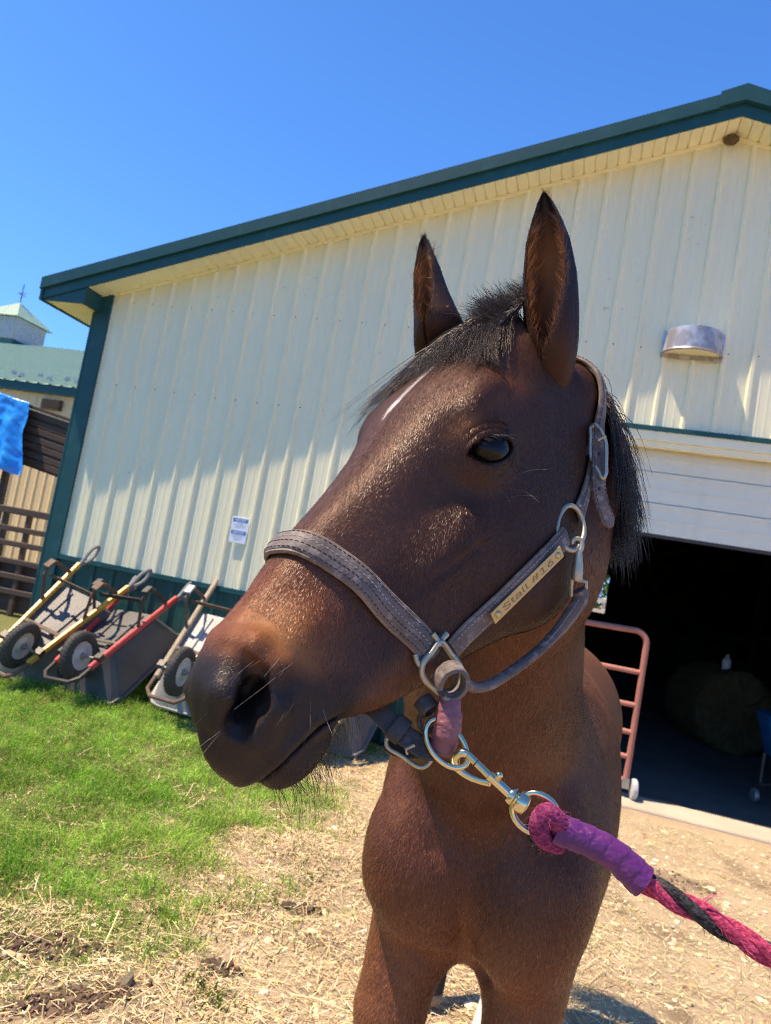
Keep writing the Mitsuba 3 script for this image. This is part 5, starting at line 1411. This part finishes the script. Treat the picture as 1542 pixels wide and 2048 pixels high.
put('purple_tape', taped(TP, [.0138, .0132, .0130, .0130, .0136, .0142], 110, 6, 9, 28), 'tape_purple', lead, smooth=40)
RPp = smooth_path([(0.0816, 0.6926, 1.3078), (0.1019, 0.6938, 1.2981), (0.1360, 0.6947, 1.2886), (0.1733, 0.6956, 1.2773), (0.2098, 0.6973, 1.2656), (0.2507, 0.7036, 1.2501), (0.3047, 0.7231, 1.2194)], 220)
t, a, b = frames(RPp)
s = np.r_[0, np.cumsum(np.linalg.norm(np.diff(RPp, axis=0), axis=1))]
fuzz = []
for k, mt in enumerate(('rope_black', 'rope_pink', 'rope_pink')):
    ph = s / .105 * 2 * PI + k * 2 * PI / 3 + 2.6
    q = RPp + .0046 * (np.cos(ph)[:, None] * a + np.sin(ph)[:, None] * b)
    put('strand', taped(q, [.0057] * 8, 260, 0, 20 + k, 16), mt, lead, smooth=True)
    ii = hg.integers(0, 215, 700)
    g = hg.random(700) * 2 * PI
    out = np.cos(g)[:, None] * a[ii] + np.sin(g)[:, None] * b[ii]
    r0 = q[ii] + out * .0053
    dirs = t[ii] * .8 + out * hg.uniform(.1, .6, (700, 1)) + hg.normal(size=(700, 3)) * .35
    ln_ = hg.uniform(.002, .007, 700)
    P = np.stack([r0 + dirs * (ln_ * u_)[:, None] for u_ in (0, .5, 1)], 1)
    fuzz.append(strands(P, np.full(700, .00022), np.tile([.03, .03, .033] if k == 0 else [.62, .10, .20], (700, 1)), .4))
gl = hg.normal(size=(260, 3))
gl /= np.linalg.norm(gl, axis=1, keepdims=True)
c0 = lp[hg.integers(5, 50, 260)] + gl * .0092
P = np.stack([c0 + (gl * .5 + hg.normal(size=(260, 3)) * .5) * (u_ * .006) for u_ in (0, .5, 1)], 1)
fuzz.append(strands(P, np.full(260, .0002), np.tile([.34, .06, .13], (260, 1)), .4))
loose = []
for a0, a1, cc in (((0.1436, 0.6887, 1.2995), (0.1585, 0.6858, 1.3103), [.62, .10, .2]), ((0.1458, 0.6894, 1.2986), (0.1579, 0.6869, 1.3076), [.62, .10, .2]), ((0.1269, 0.6913, 1.2865), (0.1290, 0.6901, 1.2821), [.02, .02, .02]), ((0.1938, 0.6948, 1.2667), (0.2053, 0.6968, 1.2551), [.5, .06, .12])):
    a0, a1 = np.array(a0), np.array(a1)
    loose.append(strands(np.stack([a0, a0 * .6 + a1 * .4 + [0, 0, .002], a1], 0)[None], np.array([.0006]), np.array([cc]), .4))
put_hair('frayed_fibres', merge(*fuzz, *loose), lead)
# ---------------------------------------------------------------- grass, straw, chips and clods on the ground
gg = np.random.default_rng(99)
def in_view(x, y, m=0.25):
    d = np.stack([x, y, np.full_like(x, -1.53)], -1)
    z = d @ FWD
    rt = np.cross(FWD, UPV)
    return (z > .3) & (np.abs(d @ rt) < z * (.54 + m)) & (np.abs(d @ UPV) < z * (.72 + m))
def soil(x, y):
    o = np.zeros_like(x)
    for cx, cy, a, b, r in SOIL:
        u = (x - cx) * math.cos(r) + (y - cy) * math.sin(r)
        w = -(x - cx) * math.sin(r) + (y - cy) * math.cos(r)
        o = np.maximum(o, 1.25 - (u / a) ** 2 - (w / b) ** 2)
    return np.clip(o, 0, 1)
def leaf(name, label, P, D, L, W, bend, col, lying=False, spec=None, kind='stuff', cat_='grass', trans=None):
    """P roots, D unit headings, L lengths, W widths, bend: the blade's end turns towards bend"""
    n = len(P)
    side = np.cross(D, [0, 0, 1.0]) if lying else np.cross(D, gg.normal(size=(n, 3)))
    side /= np.linalg.norm(side, axis=1, keepdims=True) + 1e-9
    m = P + D * (L * .55)[:, None]
    e = m + (D + bend)  / np.linalg.norm(D + bend, axis=1, keepdims=True) * (L * .45)[:, None]
    w = W[:, None] / 2
    tw = .15 if not lying else .8
    v = np.stack([P - side * w, P + side * w, m - side * w * .9, m + side * w * .9, e - side * w * tw, e + side * w * tw], 1).reshape(-1, 3)
    b = (np.arange(n) * 6)[:, None]
    f = np.vstack([b + [0, 1, 3], b + [0, 3, 2], b + [2, 3, 5], b + [2, 5, 4]])
    put(name, (v, f), trans or 'litter', smooth=False, color=np.repeat(col, 6, 0), label=label, kind=kind, category=cat_)
scene['blade'] = {'type': 'principledthin', 'base_color': {'type': 'mesh_attribute', 'name': 'vertex_color'}, 'roughness': .5, 'diff_trans': .7, 'spec_trans': 0.0}
scene['litter'] = {'type': 'twosided', 'bsdf': {'type': 'principled', 'base_color': {'type': 'mesh_attribute', 'name': 'vertex_color'}, 'roughness': .6, 'specular': .3}}
def scatter(n, x0, x1, y0, y1, m=0.25):
    x, y = gg.uniform(x0, x1, n), gg.uniform(y0, y1, n)
    k = in_view(x, y, m)
    return x[k], y[k]
def pick(hue, n, s=.22):
    return np.clip(np.array(hue) * np.exp(gg.normal(size=(n, 1)) * s) * np.exp(gg.normal(size=(n, 3)) * .08), .003, .9)
# lawn
x, y = scatter(560000, -8.5, -.2, 1.2, 6.25, .8)
p3 = np.stack([x, y, x * 0], -1)
d = lawn(x, y) * (0.35 + 0.9 * meshkit.fbm(p3 * 3.1, 3, 31)) * (1 - .9 * soil(x, y)) * np.clip(1.25 - .13 * (y - 2), .5, 1) * np.where(in_view(x, y, .12), 1, .4)
k = gg.random(len(x)) < d * .80
x, y, p3 = x[k], y[k], p3[k]
n = len(x)
tuft = meshkit.fbm(p3 * 4.2, 3, 41)
tall = 0.35 + 2.3 * np.clip(tuft - .18, 0, 1) ** 1.25
L = gg.uniform(.026, .078, n) * tall * (0.7 + .6 * lawn(x, y))
# uncut tufts along the wall and under the barrows
rough_ = np.clip((y - 5.0) / .8, 0, 1) * (meshkit.fbm(p3 * 5, 2, 8) > .45)
L = L * (1 + .9 * rough_)
D = np.stack([gg.normal(size=n) * .38, gg.normal(size=n) * .38, np.ones(n)], 1)
D /= np.linalg.norm(D, axis=1, keepdims=True)
bend = np.stack([gg.normal(size=n) * .7, gg.normal(size=n) * .7, gg.uniform(-.9, .2, n)], 1)
t = meshkit.fbm(p3 * 1.9, 3, 51)[:, None] + gg.normal(size=(n, 1)) * .17
col = pick((.155, .335, .036), n) * (1 - np.clip(t, 0, 1)) + pick((.38, .55, .10), n) * np.clip(t, 0, 1)
col = col * (0.55 + 1.0 * meshkit.fbm(p3 * 7.0, 2, 77)[:, None])
dry = gg.random(n) < .07 + .22 * (1 - lawn(x, y))
col[dry] = pick((.50, .43, .22), int(dry.sum()))
leaf('grass', 'short green lawn grass in front of the wheelbarrows, thinning out into straw', np.stack([x, y, ground_h(x, y) - .004], 1), D, L, gg.uniform(.0024, .0050, n), bend, col, trans='blade')
print('grass', n)
# green tufts in the straw
xs, ys = [], []
for cx, cy, r, m in ((-1.05, 2.42, .05, 90), (-.93, 2.36, .05, 110), (-.99, 2.40, .03, 40), (-1.10, 3.05, .14, 260), (-.92, 3.5, .10, 120), (-1.15, 3.6, .12, 200), (-.86, 2.9, .06, 60), (-1.3, 2.7, .1, 140), (-1.0, 4.2, .12, 90)):
    xs.append(cx + gg.normal(size=m) * r)
    ys.append(cy + gg.normal(size=m) * r)
x, y = np.concatenate(xs), np.concatenate(ys)
n = len(x)
D = np.stack([gg.normal(size=n) * .4, gg.normal(size=n) * .4, np.ones(n)], 1)
D /= np.linalg.norm(D, axis=1, keepdims=True)
leaf('weed', 'small green weeds sprouting through the straw', np.stack([x, y, ground_h(x, y) - .003], 1), D, gg.uniform(.015, .05, n), gg.uniform(.003, .006, n), np.stack([gg.normal(size=n), gg.normal(size=n), gg.uniform(-.6, .2, n)], 1), pick((.075, .16, .022), n), trans='blade', cat_='weeds')
# straw: dense in the middle, thin on the sand to the right and on the lawn's edge
def straw_density(x, y):
    p = np.stack([x, y, x * 0], -1)
    g = lawn(x, y)
    right = np.clip((x - .05) / .5, 0, 1)
    d = (1 - g) * (1 - .62 * right) + g * .38 * np.clip(1 - (lawn_x(y) - x) / 2.4, .10, 1)
    return d * (0.25 + 1.1 * meshkit.fbm(p * 2.6, 3, 61)) * (1 - .75 * soil(x, y))
x, y = scatter(190000, -4.0, 3.2, 1.6, 6.0)
k = gg.random(len(x)) < straw_density(x, y) * np.clip(1.3 - .14 * (y - 1.8), .45, 1.2)
x, y = x[k], y[k]
n = len(x)
print('straw', n)
a = gg.random(n) * 2 * PI
tilt = gg.normal(size=n) * .16
D = np.stack([np.cos(a) * np.cos(tilt), np.sin(a) * np.cos(tilt), np.sin(tilt)], 1)
L = np.where(gg.random(n) < .14, gg.uniform(.06, .17, n), gg.uniform(.010, .050, n))
right = np.clip((x - .05) / .5, 0, 1)[:, None]
col = pick((.60, .46, .24), n, .26) * (1 - right) + pick((.48, .44, .23), n, .28) * right
pale = gg.random(n) < .18
col[pale] = pick((.74, .64, .42), int(pale.sum()), .12)
dk = gg.random(n) < .14
col[dk] = pick((.27, .18, .09), int(dk.sum()))
z = ground_h(x, y) + gg.uniform(.001, .016, n) * (gg.random(n) < .75)
leaf('straw', 'loose yellow straw strewn over the ground in front of the horse', np.stack([x, y, z], 1), D, L, gg.uniform(.0014, .0038, n), np.stack([gg.normal(size=n) * .25, gg.normal(size=n) * .25, gg.normal(size=n) * .18], 1), col, lying=True, cat_='straw')
# wood chips and pebbles
def lumps(name, label, cat_, x, y, r, flat, col, seed):
    ico = trimesh.creation.icosphere(0, 1.0)
    V0, F0 = np.array(ico.vertices), np.array(ico.faces)
    n = len(x)
    g2 = np.random.default_rng(seed)
    sc = np.stack([r * g2.uniform(.6, 1.5, n), r * g2.uniform(.5, 1.0, n), r * flat * g2.uniform(.6, 1.3, n)], 1)
    a = g2.random(n) * 2 * PI
    V = V0[None] * sc[:, None] * (1 + g2.normal(size=(n, len(V0), 1)) * .16)
    c, s = np.cos(a)[:, None], np.sin(a)[:, None]
    V = np.stack([V[..., 0] * c - V[..., 1] * s, V[..., 0] * s + V[..., 1] * c, V[..., 2] + g2.normal(size=(n, 1)) * .15 * V[..., 0]], -1)
    V += np.stack([x, y, ground_h(x, y) + sc[:, 2] * .3], -1)[:, None]
    put(name, (V.reshape(-1, 3), (F0[None] + (np.arange(n) * len(V0))[:, None, None]).reshape(-1, 3)), 'litter', smooth=False, color=np.repeat(col, len(V0), 0), label=label, kind='stuff', category=cat_)
x, y = scatter(46000, -3.4, 3.2, 1.6, 6.0)
k = gg.random(len(x)) < .22 * (1 - .85 * lawn(x, y)) * (.3 + meshkit.fbm(np.stack([x, y, x * 0], -1) * 3, 3, 71))
x, y = x[k], y[k]
col = pick((.62, .50, .31), len(x), .2)
br = gg.random(len(x)) < .3
col[br] = pick((.40, .26, .14), int(br.sum()))
lumps('wood_chip', 'pale wood chips lying among the straw', 'wood chips', x, y, gg.gamma(3.0, .0028, len(x)), .42, col, 5)
# crumbs of dark soil where the ground is bare
x, y = scatter(220000, -2.6, 2.2, 1.7, 5.9)
sd = soil(x, y)
k = gg.random(len(x)) < .75 * sd ** 1.5 * np.where(x > 0, .25, 1)
x, y = x[k], y[k]
lumps('soil_clod', 'dark crumbling soil in bare patches at the lower left', 'soil', x, y, gg.gamma(2.2, .0026, len(x)), .75, pick((.105, .068, .043), len(x), .25), 6)
